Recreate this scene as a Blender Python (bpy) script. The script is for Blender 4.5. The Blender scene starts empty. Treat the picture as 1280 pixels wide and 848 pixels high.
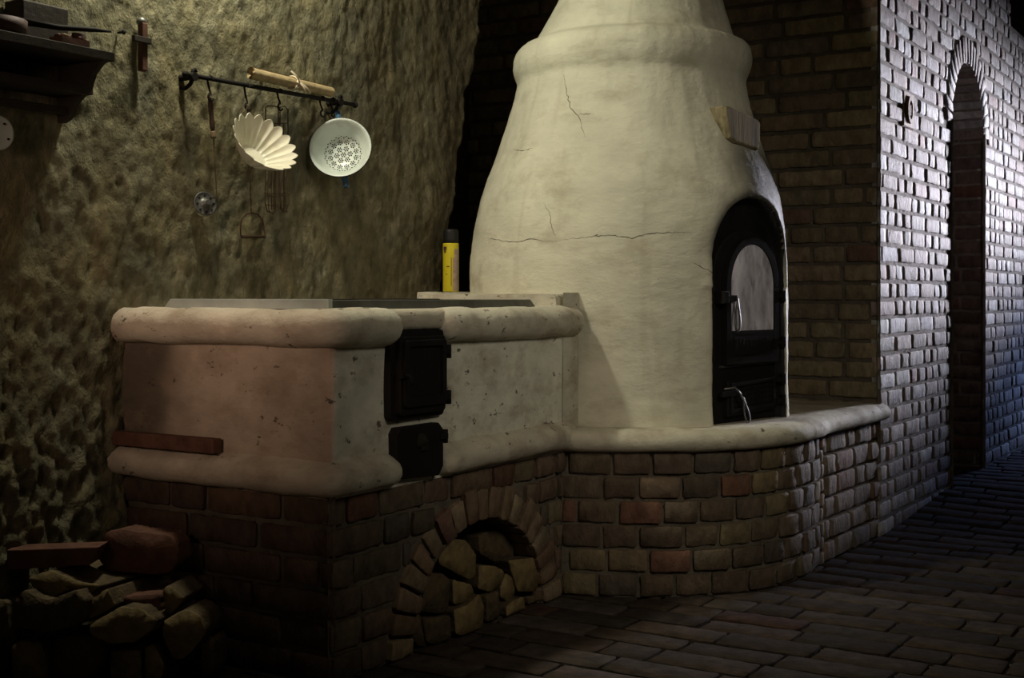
import bpy, math, random
import numpy as np
from mathutils import Vector, Matrix
# ---------------------------------------------------------------- camera
SC = bpy.context.scene
COL = SC.collection
EYE = 0.92; FPX = 1600.0; HY = 370.0
cd = bpy.data.cameras.new('camera'); cam = bpy.data.objects.new('camera', cd); COL.objects.link(cam)
cam.location = (0, 0, EYE); cam.rotation_euler = (math.pi/2, 0, 0)
cd.sensor_width = 36; cd.lens = 36*FPX/1280; cd.shift_y = -(424-HY)/1280
cd.clip_start = 0.02; SC.camera = cam
# ---------------------------------------------------------------- world, lights, exposure
w = bpy.data.worlds.new('world'); SC.world = w; w.use_nodes = True
w.node_tree.nodes['Background'].inputs[0].default_value = (0.75, 0.70, 0.6, 1)
w.node_tree.nodes['Background'].inputs[1].default_value = 0.006
vs = SC.view_settings; vs.view_transform = 'Standard'; vs.look = 'None'; vs.gamma = 1; vs.use_curve_mapping = False
vs.exposure = 0.15
def look(o, tgt):
    o.rotation_euler = (Vector(tgt)-o.location).to_track_quat('-Z', 'Y').to_euler()
def lamp(name, kind, loc, energy, color, tgt=None, **kw):
    l = bpy.data.lights.new(name, kind); l.energy = energy; l.color = color
    for k, v in kw.items(): setattr(l, k, v)
    o = bpy.data.objects.new(name, l); COL.objects.link(o); o.location = loc
    if tgt: look(o, tgt)
    return o
# bare bulb high by the rock wall (greenish warm)
lamp('hanging_bulb', 'POINT', (-0.765, 3.35, 2.33), 46, (1.0, 0.955, 0.75), shadow_soft_size=0.07)
# daylight from a small window further down the passage, raking back along the brick wall
lamp('window_daylight', 'AREA', (6.12, 10.17, 1.75), 18, (0.88, 0.87, 1.0), (1.55, 5.12, 1.45), shape='RECTANGLE', size=0.8, size_y=0.8, spread=math.radians(19))
# bluish light from the far end of the passage
lamp('passage_light', 'AREA', (4.4, 8.8, 0.8), 3, (0.35, 0.5, 1.0), (3.1, 7.7, 0.35), shape='RECTANGLE', size=0.5, size_y=0.8, spread=math.radians(60))
# added soft fill from the viewer's right for cooker face, bench and back wall
lamp('fill_spot', 'SPOT', (1.3, 1.5, 2.0), 50, (1.0, 0.90, 0.72), (0.42, 3.9, 0.88), spot_size=math.radians(64), spot_blend=1.0, shadow_soft_size=0.35)
# added weak warm fill from the viewer's left for the cooker's short face
lamp('warm_fill', 'AREA', (-1.5, 1.2, 1.3), 0.6, (1.0, 0.70, 0.52), (-0.75, 3.2, 0.98), shape='RECTANGLE', size=0.4, size_y=0.4, spread=math.radians(36))
# ---------------------------------------------------------------- plan
dR = np.array([.5300, .8480]); dL = np.array([-.8480, .5300])
A0 = np.array([-.422, 3.0]); W0 = np.array([-1.022, 3.375]); C0 = np.array([1.395, 4.87])
NR = -dL            # outward normal of faces running along dR
NLf = -dR           # outward normal of faces running along dL
def face_T(origin, d, n):
    def T(s, z, o):
        p = origin+d*s+n*o
        return (p[0], p[1], z)
    return T
T_front = face_T(A0, dR, NR)      # cooker long face
T_side = face_T(A0, dL, NLf)      # cooker short face
T_rock = face_T(W0, dR, NR)       # rock wall
T_right = face_T(C0, dR, NR)      # brick wall with arch
T_back = face_T(C0, dL, NLf)      # brick wall behind the oven
def plane_pt(origin, d, n, px, py, o=0.0):
    """where the sight line of a picture point meets an upright plane -> (s, z)"""
    k = (px-640)/FPX; p = origin+n*o
    s = (p[1]*k-p[0])/(d[0]-d[1]*k)
    Y = p[1]+d[1]*s
    return s, EYE+(HY-py)*Y/FPX
def rockp(px, py, o=0.0): return plane_pt(W0, dR, NR, px, py, o)
def RW(px, py, o=0.0):
    s, z = rockp(px, py, o); return np.array(T_rock(s, z, o))
# ---------------------------------------------------------------- noise
def _h(i, j, k, seed):
    n = (i*374761393+j*668265263+k*2147483647+seed*974634777) & 0xffffffff
    n = ((n ^ (n >> 13))*1274126177) & 0xffffffff
    return ((n ^ (n >> 16)) & 0xffff)/65535.0
def vnoise(x, y, z=0.0, seed=0):
    x = np.asarray(x, float); y = np.asarray(y, float); z = np.asarray(z, float)+0*x
    xi = np.floor(x).astype(np.int64); yi = np.floor(y).astype(np.int64); zi = np.floor(z).astype(np.int64)
    fx = x-xi; fy = y-yi; fz = z-zi
    fx = fx*fx*(3-2*fx); fy = fy*fy*(3-2*fy); fz = fz*fz*(3-2*fz)
    r = 0
    for a in (0, 1):
        for b in (0, 1):
            for c in (0, 1):
                r = r+_h(xi+a, yi+b, zi+c, seed)*(fx if a else 1-fx)*(fy if b else 1-fy)*(fz if c else 1-fz)
    return r*2-1
def fbm(x, y, z=0.0, seed=0, oct=4):
    r = 0; a = 1.0; t = 0
    for i in range(oct):
        r = r+a*vnoise(np.asarray(x)*2**i, np.asarray(y)*2**i, np.asarray(z)*2**i, seed+i*17); t += a; a *= .5
    return r/t
def worley(x, y, seed=0):
    x = np.asarray(x, float); y = np.asarray(y, float)
    xi = np.floor(x).astype(np.int64); yi = np.floor(y).astype(np.int64)
    best = np.full(x.shape, 9.0)
    for a in (-1, 0, 1):
        for b in (-1, 0, 1):
            cx = xi+a; cy = yi+b
            px = cx+_h(cx, cy, 3, seed); py = cy+_h(cx, cy, 7, seed)
            best = np.minimum(best, np.hypot(px-x, py-y))
    return best
def sstep(a, b, x):
    t = np.clip((x-a)/(b-a), 0, 1); return t*t*(3-2*t)
# ---------------------------------------------------------------- materials
def mat(name, col=(.5, .5, .5), rough=.8, metal=0, attr=False, mottling=.3, mscale=12, bump=.3, bscale=60, bdist=.004,
        dirt=None, dscale=5, dlo=.5, dhi=.75, spots=None, sscale=30, slo=.68, spec=.3, stretch=(1, 1, 1), coat=0, trans=0):
    m = bpy.data.materials.new(name); m.use_nodes = True; nt = m.node_tree; N = nt.nodes; L = nt.links
    b = N['Principled BSDF']
    b.inputs['Roughness'].default_value = rough; b.inputs['Metallic'].default_value = metal
    b.inputs['Specular IOR Level'].default_value = spec; b.inputs['Coat Weight'].default_value = coat
    b.inputs['Transmission Weight'].default_value = trans
    geo = N.new('ShaderNodeNewGeometry'); mp = N.new('ShaderNodeMapping'); L.new(geo.outputs['Position'], mp.inputs[0])
    mp.inputs['Scale'].default_value = stretch
    def noise(scale, detail=5, rough=.6):
        n = N.new('ShaderNodeTexNoise'); n.inputs['Scale'].default_value = scale; n.inputs['Detail'].default_value = detail
        n.inputs['Roughness'].default_value = rough; L.new(mp.outputs[0], n.inputs['Vector']); return n
    if attr:
        at = N.new('ShaderNodeAttribute'); at.attribute_name = 'col'; cur = at.outputs['Color']
    else:
        rg = N.new('ShaderNodeRGB'); rg.outputs[0].default_value = (*col, 1); cur = rg.outputs[0]
    n1 = noise(mscale)
    mr = N.new('ShaderNodeMapRange'); mr.inputs['From Min'].default_value = .3; mr.inputs['From Max'].default_value = .7
    mr.inputs['To Min'].default_value = 1-mottling; mr.inputs['To Max'].default_value = 1+mottling; L.new(n1.outputs['Fac'], mr.inputs['Value'])
    vm = N.new('ShaderNodeVectorMath'); vm.operation = 'SCALE'; L.new(cur, vm.inputs[0]); L.new(mr.outputs[0], vm.inputs['Scale']); cur = vm.outputs[0]
    def blend(cur, c2, scale, lo, hi, amt):
        n = noise(scale, 6, .65); r = N.new('ShaderNodeMapRange'); r.inputs['From Min'].default_value = lo; r.inputs['From Max'].default_value = hi
        r.inputs['To Max'].default_value = amt
        L.new(n.outputs['Fac'], r.inputs['Value']); mx = N.new('ShaderNodeMix'); mx.data_type = 'RGBA'
        L.new(r.outputs[0], mx.inputs['Factor']); L.new(cur, mx.inputs['A']); mx.inputs['B'].default_value = (*c2, 1); return mx.outputs['Result']
    if dirt: cur = blend(cur, dirt, dscale, dlo, dhi, .8)
    if spots: cur = blend(cur, spots, sscale, slo, slo+.04, .85)
    L.new(cur, b.inputs['Base Color'])
    if bump:
        nb = noise(bscale, 8, .65); bp = N.new('ShaderNodeBump'); bp.inputs['Strength'].default_value = bump; bp.inputs['Distance'].default_value = bdist
        L.new(nb.outputs['Fac'], bp.inputs['Height']); L.new(bp.outputs[0], b.inputs['Normal'])
    return m
M = {}
M['rock'] = mat('rock_wall', attr=True, rough=.95, mottling=.35, mscale=18, bump=1.0, bscale=48, bdist=.022, spec=.1, stretch=(1, 1, .7))
M['brick'] = mat('old_brick', attr=True, rough=.8, mottling=.35, mscale=30, bump=1.0, bscale=60, bdist=.008, dirt=(.13, .11, .085), dscale=14, dlo=.5, dhi=.8, spec=.25, stretch=(1, 1, .6))
M['mortar'] = mat('mortar', (.17, .145, .11), rough=.95, bump=1, bscale=70, bdist=.008, spec=.1)
M['mortar_pale'] = mat('mortar_pale', (.27, .24, .21), rough=.95, bump=1, bscale=70, bdist=.008, spec=.1)
M['plaster'] = mat('whitewashed_plaster', attr=True, rough=.75, mottling=.10, mscale=6, bump=.55, bscale=35, bdist=.006, dirt=(.38, .33, .22), dscale=5, dlo=.52, dhi=.8, spots=(.16, .13, .09), sscale=26, slo=.72, spec=.25, stretch=(1, 1, 1.8))
M['plaster_worn'] = mat('worn_plaster', attr=True, rough=.8, mottling=.15, mscale=8, bump=.6, bscale=35, bdist=.006, dirt=(.30, .22, .15), dscale=7, dlo=.47, dhi=.75, spots=(.07, .05, .035), sscale=22, slo=.625, spec=.2, stretch=(1, 1, 1.5))
M['iron'] = mat('cast_iron', (.014, .012, .011), rough=.75, metal=0, mottling=.3, bump=.4, bscale=120, bdist=.002, spec=.15)
M['rust'] = mat('rusty_wire', (.075, .045, .028), rough=.7, metal=.5, bump=.2)
M['blackpaint'] = mat('black_stove_paint', (.012, .012, .013), rough=.28, bump=.3, bscale=30, spec=.6)
M['glass'] = mat('sooty_glass', (.72, .70, .80), rough=.6, mottling=.55, mscale=16, bump=.15, dirt=(.10, .09, .11), dscale=22, dlo=.5, dhi=.7, spec=.6, stretch=(1, 1, .35))
M['zinc'] = mat('zinc_sheet', (.42, .46, .45), rough=.5, metal=.2, mottling=.15, bump=.05)
M['steel'] = mat('dull_steel', (.14, .14, .13), rough=.45, metal=.6, mottling=.3, bump=.1)
M['wood'] = mat('dry_wood', (.20, .14, .075), rough=.85, mottling=.35, mscale=20, bump=.7, bscale=60, bdist=.005, stretch=(1, 1, .4))
M['woodblock'] = mat('weathered_wood_block', (.30, .25, .15), rough=.85, mottling=.45, mscale=45, bump=1, bscale=60, bdist=.008, stretch=(1.6, 1.6, .15), dirt=(.07, .06, .045), dscale=40, dlo=.55, dhi=.75)
M['logside'] = mat('split_log_side', (.11, .08, .045), rough=.9, mottling=.4, mscale=25, bump=.9, bscale=60, bdist=.008)
M['logend'] = mat('log_cut_end', (.24, .175, .08), rough=.85, mottling=.35, mscale=30, bump=.6, bscale=80, bdist=.004, dirt=(.08, .06, .035), dscale=12, dlo=.5, dhi=.75)
M['logred'] = mat('red_brown_log', (.13, .06, .04), rough=.85, mottling=.35, mscale=20, bump=.7, bscale=50, bdist=.005)
M['darkwood'] = mat('dark_shelf_wood', (.035, .027, .02), rough=.7, mottling=.3, bump=.4)
M['shelfitems'] = mat('dark_ironware', (.05, .025, .022), rough=.6, metal=.2, bump=.3)
M['redwood'] = mat('red_brown_wood', (.10, .045, .03), rough=.7, bump=.4)
M['enamel'] = mat('white_enamel', (.62, .66, .62), rough=.25, mottling=.05, bump=0, spec=.5)
M['enamelrust'] = mat('white_enamel_rusty', (.66, .72, .66), rough=.35, mottling=.1, bump=0, spec=.5, dirt=(.34, .24, .16), dscale=16, dlo=.56, dhi=.8)
M['mould'] = mat('tinned_mould', (.72, .69, .56), rough=.4, mottling=.08, bump=.1, spec=.5, dirt=(.42, .30, .18), dscale=16, dlo=.55, dhi=.8)
M['blue'] = mat('blue_enamel', (.035, .09, .16), rough=.3, mottling=.15, bump=0, spec=.5)
M['black'] = mat('black_plastic', (.008, .008, .008), rough=.5, bump=0)
M['yellow'] = mat('yellow_label', (.58, .49, .02), rough=.4, mottling=.05, bump=0)
M['pinkstrip'] = mat('pink_label', (.35, .25, .22), rough=.5, mottling=.3, mscale=60, bump=0)
M['straw'] = mat('rolled_straw_mat', (.40, .31, .17), rough=.8, mottling=.25, mscale=40, bump=.5, bscale=120)
M['ribbon'] = mat('pale_ribbon', (.62, .52, .38), rough=.7, bump=.1)
M['handlewood'] = mat('turned_handle_wood', (.06, .035, .022), rough=.5, bump=.2)
M['hole'] = mat('dark_hole', (.02, .017, .012), rough=.9, bump=0)
M['crack'] = mat('plaster_crack', (.09, .075, .05), rough=1, bump=0)
M['tile'] = mat('stamped_clay', (.33, .22, .14), rough=.8, mottling=.3, mscale=40, bump=.6)
M['paver'] = mat('floor_brick', attr=True, rough=.95, mottling=.35, mscale=22, bump=.8, bscale=60, bdist=.006, dirt=(.035, .03, .024), dscale=6, dlo=.45, dhi=.75, spec=.08)
# ---------------------------------------------------------------- mesh builder
class MB:
    def __init__(s): s.v = []; s.f = []; s.m = []; s.c = []; s.sm = []
    def add(s, verts, faces, mi=0, col=None, smooth=True):
        b = len(s.v); s.v.extend([tuple(map(float, p)) for p in verts])
        cc = col if col is not None else (1, 1, 1)
        if hasattr(cc, 'shape') and len(np.shape(cc)) == 2: s.c.extend([tuple(x) for x in cc])
        else: s.c.extend([tuple(cc)]*len(verts))
        s.f.extend([tuple(b+i for i in q) for q in faces]); s.m.extend([mi]*len(faces)); s.sm.extend([smooth]*len(faces))
    def grid(s, P, mi=0, col=None, flip=False, smooth=True, mask=None, closeu=False):
        nu, nv = P.shape[:2]; F = []
        for i in range(nu if closeu else nu-1):
            for j in range(nv-1):
                if mask is not None and not mask[i, j]: continue
                i2 = (i+1) % nu
                q = (i*nv+j, i2*nv+j, i2*nv+j+1, i*nv+j+1)
                F.append(q[::-1] if flip else q)
        c = None if col is None else (col.reshape(-1, 3) if np.ndim(col) == 3 else col)
        s.add(P.reshape(-1, 3), F, mi, c, smooth)
    def prism(s, T, poly, o0, o1, mi=0, col=None, smooth=False, bev=0.0):
        """outline in (s,z), extruded from depth o0 to o1"""
        n = len(poly); c = np.mean(poly, 0)
        rings = [(o0, 0)]
        if bev: rings += [(o1-bev, 0), (o1, bev)]
        else: rings += [(o1, 0)]
        V = []
        for o, ins in rings:
            for p in poly:
                d = np.array(p)-c; l = np.hypot(*d)+1e-9; q = c+d*(1-ins/l)
                V.append(T(q[0], q[1], o))
        F = []
        for r in range(len(rings)-1):
            for i in range(n):
                j = (i+1) % n; F.append((r*n+i, r*n+j, (r+1)*n+j, (r+1)*n+i))
        F.append(tuple(range(n))[::-1]); F.append(tuple((len(rings)-1)*n+i for i in range(n)))
        s.add(V, F, mi, col, smooth)
    def ring(s, T, outer, inner, o0, o1, mi=0):
        n = len(outer); V = [T(p[0], p[1], o) for o in (o0, o1) for p in outer]+[T(p[0], p[1], o) for o in (o0, o1) for p in inner]
        F = []
        for i in range(n):
            j = (i+1) % n
            F += [(i, j, n+j, n+i), (2*n+i, 3*n+i, 3*n+j, 2*n+j), (n+i, n+j, 3*n+j, 3*n+i), (i, 2*n+i, 2*n+j, j)]
        s.add(V, F, mi, None, False)
    def tube(s, pts, r, seg=8, mi=0, col=None, caps=True, closed=False):
        P = [np.array(p, float) for p in pts]; n = len(P)
        rr = r if hasattr(r, '__len__') else [r]*n
        V = []; up = None
        for i in range(n):
            if closed: t = P[(i+1) % n]-P[i-1]
            else: t = P[min(i+1, n-1)]-P[max(i-1, 0)]
            t = t/(np.linalg.norm(t)+1e-12)
            if up is None: up = np.array([0, 0, 1.]) if abs(t[2]) < .9 else np.array([1., 0, 0])
            a = up-t*np.dot(up, t); a /= (np.linalg.norm(a)+1e-12); up = a; b = np.cross(t, a)
            for k in range(seg):
                an = 2*math.pi*k/seg; V.append(P[i]+rr[i]*(a*math.cos(an)+b*math.sin(an)))
        F = []
        for i in range(n if closed else n-1):
            i2 = (i+1) % n
            for k in range(seg):
                k2 = (k+1) % seg; F.append((i*seg+k, i*seg+k2, i2*seg+k2, i2*seg+k))
        if caps and not closed: F.append(tuple(range(seg))[::-1]); F.append(tuple((n-1)*seg+k for k in range(seg)))
        s.add(V, F, mi, col, True)
    def lathe(s, origin, axis, prof, seg=32, mi=0, rot=None, caps=True):
        """prof: (radius, distance along axis)"""
        ax = np.array(axis, float); ax /= np.linalg.norm(ax)
        u = np.array([0, 0, 1.]) if abs(ax[2]) < .9 else np.array([1., 0, 0]); u = u-ax*np.dot(u, ax); u /= np.linalg.norm(u); v = np.cross(ax, u)
        P = np.array([[np.array(origin)+ax*h+r*(u*math.cos(t)+v*math.sin(t)) for r, h in prof] for t in np.linspace(0, 2*math.pi, seg, endpoint=False)])
        s.grid(P, mi, closeu=True)
        if caps:
            nv = len(prof); b = len(s.v)-seg*nv
            for j in (0, nv-1):
                if prof[j][0] > 1e-4: s.f.append(tuple(b+i*nv+j for i in range(seg))); s.m.append(mi); s.sm.append(False)
    def box(s, T, s0, s1, z0, z1, o0, o1, mi=0, bev=.002, col=None):
        s.prism(T, [(s0, z0), (s1, z0), (s1, z1), (s0, z1)], o0, o1, mi, col, False, bev)
    def build(s, name, mats, parent=None, bevel=0):
        me = bpy.data.meshes.new(name); V = np.array(s.v)
        if parent is not None: V = V-np.array(world_loc(parent))
        me.from_pydata([tuple(p) for p in V], [], s.f)
        if not isinstance(mats, (list, tuple)): mats = [mats]
        for m_ in mats: me.materials.append(m_)
        me.polygons.foreach_set('material_index', s.m); me.polygons.foreach_set('use_smooth', s.sm)
        ca = me.color_attributes.new('col', 'FLOAT_COLOR', 'POINT')
        ca.data.foreach_set('color', np.hstack([np.array(s.c), np.ones((len(s.c), 1))]).ravel())
        import bmesh
        bm = bmesh.new(); bm.from_mesh(me); bmesh.ops.recalc_face_normals(bm, faces=bm.faces); bm.to_mesh(me); bm.free()
        me.update()
        o = bpy.data.objects.new(name, me); COL.objects.link(o)
        if parent is not None: o.parent = parent
        if bevel:
            bv = o.modifiers.new('bevel', 'BEVEL'); bv.width = bevel; bv.segments = 2; bv.limit_method = 'ANGLE'
        return o
def world_loc(p):
    l = Vector((0, 0, 0))
    while p is not None: l = l+p.location; p = p.parent
    return l
def tag(o, label=None, cat=None, group=None, kind=None):
    if label: o['label'] = label
    if cat: o['category'] = cat
    if group: o['group'] = group
    if kind: o['kind'] = kind
    return o
def thing(name, loc, label, cat, group=None):
    o = bpy.data.objects.new(name, None); COL.objects.link(o); o.location = tuple(map(float, loc)); o.empty_display_size = .05
    return tag(o, label, cat, group)
def origin_to(o, loc):
    """move a top-level mesh's origin to its base"""
    loc = Vector(tuple(map(float, loc))); o.data.transform(Matrix.Translation(-loc)); o.location = loc; return o
# ---------------------------------------------------------------- bricks
def brick(mb, T, quad, o, col, rnd, depth=.03, rough=.0025, mi=0, ed=.0038):
    """one brick face from a quad in (s,z): rounded, chipped, standing o proud"""
    q = [np.array(p) for p in quad]
    Wd = np.hypot(*(q[1]-q[0])); H = np.hypot(*(q[3]-q[0]))
    nx = max(4, int(Wd/.025)+3); nz = 5
    e = .005
    us = [0]+list(np.linspace(e/Wd, 1-e/Wd, nx-2))+[1]; vs_ = [0, e/H, .5, 1-e/H, 1]
    us = np.array(us); vs_ = np.array(vs_)
    tilt = rnd.uniform(-.0015, .0015); tl2 = rnd.uniform(-.001, .001)
    ph = rnd.uniform(0, 100)
    P = []
    for i, u in enumerate(us):
        row = []
        for j, v in enumerate(vs_):
            edge = (i in (0, nx-1)) + (j in (0, nz-1))
            p = (q[0]*(1-u)+q[1]*u)*(1-v)+(q[3]*(1-u)+q[2]*u)*v
            jit = .0018 if edge else .0
            p = p+np.array([rnd.uniform(-jit, jit), rnd.uniform(-jit, jit)])
            oo = o+tilt*(u-.5)*2+tl2*(v-.5)*2+rnd.uniform(-rough, rough)*.6-(ed*edge if edge else 0)
            if edge == 2: p = p+(np.mean(q, 0)-p)*.05
            row.append(T(p[0], p[1], oo))
        P.append(row)
    P = np.array(P); n0 = len(mb.v)
    mb.grid(P, mi, col)
    # sides
    loop = [(i, 0) for i in range(nx)]+[(nx-1, j) for j in range(1, nz)]+[(i, nz-1) for i in range(nx-2, -1, -1)]+[(0, j) for j in range(nz-2, 0, -1)]
    def back(i, j):
        u = us[i]; v = vs_[j]; p = (q[0]*(1-u)+q[1]*u)*(1-v)+(q[3]*(1-u)+q[2]*u)*v
        return T(p[0], p[1], o-depth)
    V = [P[i, j] for i, j in loop]+[back(i, j) for i, j in loop]; n = len(loop)
    mb.add(V, [(k, (k+1) % n, n+(k+1) % n, n+k) for k in range(n)], mi, col)
def wall_rects(s0, s1, z0, z1, ch, joint, rnd, cut=None, lens=(.235, .115), pl=.6):
    R = []; z = z0; r = 0
    while z < z1-ch*.4:
        zz0 = z+joint/2; zz1 = z+ch-joint/2; zm = (zz0+zz1)/2
        s = s0-(0 if r % 2 == 0 else lens[1]*rnd.uniform(.4, 1)); 
        blocks = cut(zm) if cut else []
        while s < s1:
            L = lens[0] if rnd.random() < pl else lens[1]
            L *= rnd.uniform(.94, 1.05)
            a = max(s, s0)+joint/2; b = min(s+L, s1)-joint/2
            parts = [(a, b)]
            for (c, d) in blocks:
                np_ = []
                for (x, y) in parts:
                    if d <= x or c >= y: np_.append((x, y))
                    else:
                        if c-joint/2 > x: np_.append((x, c-joint/2))
                        if d+joint/2 < y: np_.append((d+joint/2, y))
                parts = np_
            for (x, y) in parts:
                if y-x > .022: R.append((x, y, zz0+rnd.uniform(-.0015, .0015), zz1+rnd.uniform(-.0015, .0015)))
            s += L
        z += ch; r += 1
    return R
def sheet(mb, T, s0, s1, z0, z1, o, step, mi, cut=None, amp=.003, col=None, seed=0):
    ns = max(2, int((s1-s0)/step)+1); nz = max(2, int((z1-z0)/step)+1)
    S = np.linspace(s0, s1, ns); Z = np.linspace(z0, z1, nz)
    P = np.zeros((ns, nz, 3)); nn = fbm(S[:, None]*25+0*Z[None, :], Z[None, :]*25+0*S[:, None], seed=seed, oct=3)
    for i in range(ns):
        for j in range(nz): P[i, j] = T(S[i], Z[j], o+amp*nn[i, j])
    mask = None
    if cut:
        mask = np.ones((ns, nz), bool)
        for i in range(ns-1):
            for j in range(nz-1):
                sm = (S[i]+S[i+1])/2
                for (c, d) in cut((Z[j]+Z[j+1])/2, True):
                    if c < sm < d: mask[i, j] = False
    mb.grid(P, mi, col, mask=mask)
def var(col, rnd, a=.15):
    k = 1+rnd.uniform(-a, a); return (col[0]*k*(1+rnd.uniform(-.05, .05)), col[1]*k, col[2]*k*(1+rnd.uniform(-.05, .05)))
def pick(rnd, pal):
    t = rnd.random()*sum(w_ for w_, _ in pal)
    for w_, c in pal:
        t -= w_
        if t <= 0: return var(c, rnd)
    return var(pal[-1][1], rnd)
# ================================================================ SETTING
rnd = random.Random(7)
# ---- rock wall, hewn with a pick, stepping back into a dark recess beside the oven
def build_rock():
    S = np.arange(-1.45, 2.62, .0085); Z = np.arange(-.02, 2.76, .0085)
    s, z = np.meshgrid(S, Z, indexing='ij')
    sw = s+.03*fbm(s*5, z*5, seed=3); zw = z+.04*fbm(s*5, z*5, seed=4)
    pits = worley(sw*26, zw*15, 1); pits2 = worley(sw*48+3, zw*26, 2)
    big = fbm(s*2.2, z*1.6, seed=5, oct=4); med = fbm(s*9, z*6, seed=6, oct=4); fine = fbm(s*38, z*24, seed=8, oct=4)
    low = sstep(.95, .2, z)*sstep(1.0, .0, s)
    calm = .55+.45*sstep(.9, .2, s)
    d = .024*big+.006*med+.006*fine*(1+1.6*low)+(pits-.45)*.006*(calm+2.2*low)-(.5-pits2)*.005*(.6+1.6*low)
    furrow = fbm(s*30, z*4.5, seed=12, oct=3); d = d+.003*furrow+.0022*fbm(s*70, z*36, seed=14, oct=2)
    te = np.interp(z, [0, .9, 1.1, 1.4, 2.0, 2.8], [1.42, 1.44, 1.46, 1.54, 1.70, 1.82])+.03*fbm(z*6, z*0, seed=9)+.01*fine
    d = d-.62*sstep(0, .20, s-te)
    P = np.stack([W0[0]+dR[0]*s+NR[0]*d, W0[1]+dR[1]*s+NR[1]*d, z], -1)
    t = fbm(s*3, z*3, seed=20)[..., None]; t2 = fbm(s*14, z*9, seed=21)[..., None]
    base = np.array([.22, .20, .122])*(1+.25*t)+np.array([.05, .03, .0])*t2
    pale = sstep(.25, .6, fbm(s*40, z*22, seed=22))[..., None]
    base = base*(1-.35*pale)+np.array([.44, .41, .28])*.35*pale
    soot = sstep(.60, 1.45, s+.35*fbm(s*3, z*1.2, seed=23)-.05*z)[..., None]  # soot stain, with shade towards the recess painted in as well
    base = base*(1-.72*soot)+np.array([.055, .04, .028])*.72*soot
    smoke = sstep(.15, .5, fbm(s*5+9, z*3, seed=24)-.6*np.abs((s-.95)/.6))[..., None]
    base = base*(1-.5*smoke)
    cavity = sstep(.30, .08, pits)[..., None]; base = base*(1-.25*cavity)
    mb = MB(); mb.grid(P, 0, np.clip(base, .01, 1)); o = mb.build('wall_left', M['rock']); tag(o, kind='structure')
build_rock()
# ---- brick wall with the arched opening
AS0, AS1, ASP, ARI, ARO = 1.17, 1.82, 1.71, .325, .455
ASC = (AS0+AS1)/2
def cut_right(z, inner=False):
    R = []
    if inner:
        if z < ASP: R.append((AS0+.01, AS1-.01))
        elif z < ASP+ARI: h = math.sqrt(max(0, (ARI+.02)**2-(z-ASP)**2)); R.append((ASC-h, ASC+h))
    else:
        if z < ASP: R.append((AS0-.004, AS1+.004))
        elif z < ASP+ARO: h = math.sqrt(ARO**2-(z-ASP)**2); R.append((ASC-h, ASC+h))
        if 1.60 < z < 1.755: R.append((.33, .50))
    if z > 2.40: R.append((2.52, 3.3))
    return R
PALR = [(3, (.42, .38, .35)), (3, (.54, .52, .51)), (4, (.34, .28, .245)), (.9, (.36, .24, .205)), (3, (.27, .22, .19))]
mb = MB()
for (a, b, c, d) in wall_rects(0, 3.7, -.01, 2.76, .0705, .015, rnd, cut_right, pl=.45):
    brick(mb, T_right, [(a, c), (b, c), (b, d), (a, d)], rnd.uniform(-.003, .003), pick(rnd, PALR), rnd)
nv = 21
for i in range(nv):
    a0 = math.pi*i/nv+.012; a1 = math.pi*(i+1)/nv-.012
    f = lambda r, a: (ASC-r*math.cos(a), ASP+r*math.sin(a))
    brick(mb, T_right, [f(ARI, a0), f(ARI, a1), f(ARO-.006, a1), f(ARO-.006, a0)], .004, pick(rnd, PALR[:3]), rnd, depth=.2)
sheet(mb, T_right, 0, 3.7, -.02, 2.78, -.0055, .022, 1, cut_right, seed=31)
# side faces of the opening (brick jambs) and the vault of the arch
def T_jfar(s, z, o): p = C0+dR*(AS1-o)-NR*s; return (p[0], p[1], z)
def T_jnear(s, z, o): p = C0+dR*(AS0+o)-NR*s; return (p[0], p[1], z)
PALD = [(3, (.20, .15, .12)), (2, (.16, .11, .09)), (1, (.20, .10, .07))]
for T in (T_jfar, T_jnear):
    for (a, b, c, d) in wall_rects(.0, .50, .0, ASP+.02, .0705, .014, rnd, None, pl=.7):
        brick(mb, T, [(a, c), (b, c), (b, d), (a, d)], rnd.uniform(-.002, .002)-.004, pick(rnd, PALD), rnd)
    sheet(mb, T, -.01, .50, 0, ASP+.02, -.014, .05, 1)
V = []
for i in range(25):
    a = math.pi*i/24
    V.append([T_right(ASC-(ARI+.002)*math.cos(a), ASP+(ARI+.002)*math.sin(a), o) for o in (0, -.12, -.25, -.5)])
mb.grid(np.array(V), 1)
mb.prism(T_right, [(AS0-.1, -.02), (AS1+.1, -.02), (AS1+.1, 2.1), (AS0-.1, 2.1)], -.56, -.50, 1)
wr = tag(mb.build('wall_right', [M['brick'], M['mortar_pale']]), kind='structure')
# stamped clay tile with oval relief, and upright stamped bricks in the wall
mb = MB(); mb.box(T_right, .335, .495, 1.605, 1.75, -.03, .006, bev=.006)
el = [(.415+.042*math.cos(t), 1.678+.056*math.sin(t)) for t in np.linspace(0, 2*math.pi, 24, endpoint=False)]
el2 = [(.415+.026*math.cos(t), 1.678+.038*math.sin(t)) for t in np.linspace(0, 2*math.pi, 24, endpoint=False)]
mb.ring(T_right, el, el2, .004, .014)
mb.prism(T_right, el2, .0, .0075, 1)
mb.box(T_right, .408, .422, 1.655, 1.70, .006, .012, bev=.002)
mb.build('stamped_tile', [M['tile'], M['hole']], wr)
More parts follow.
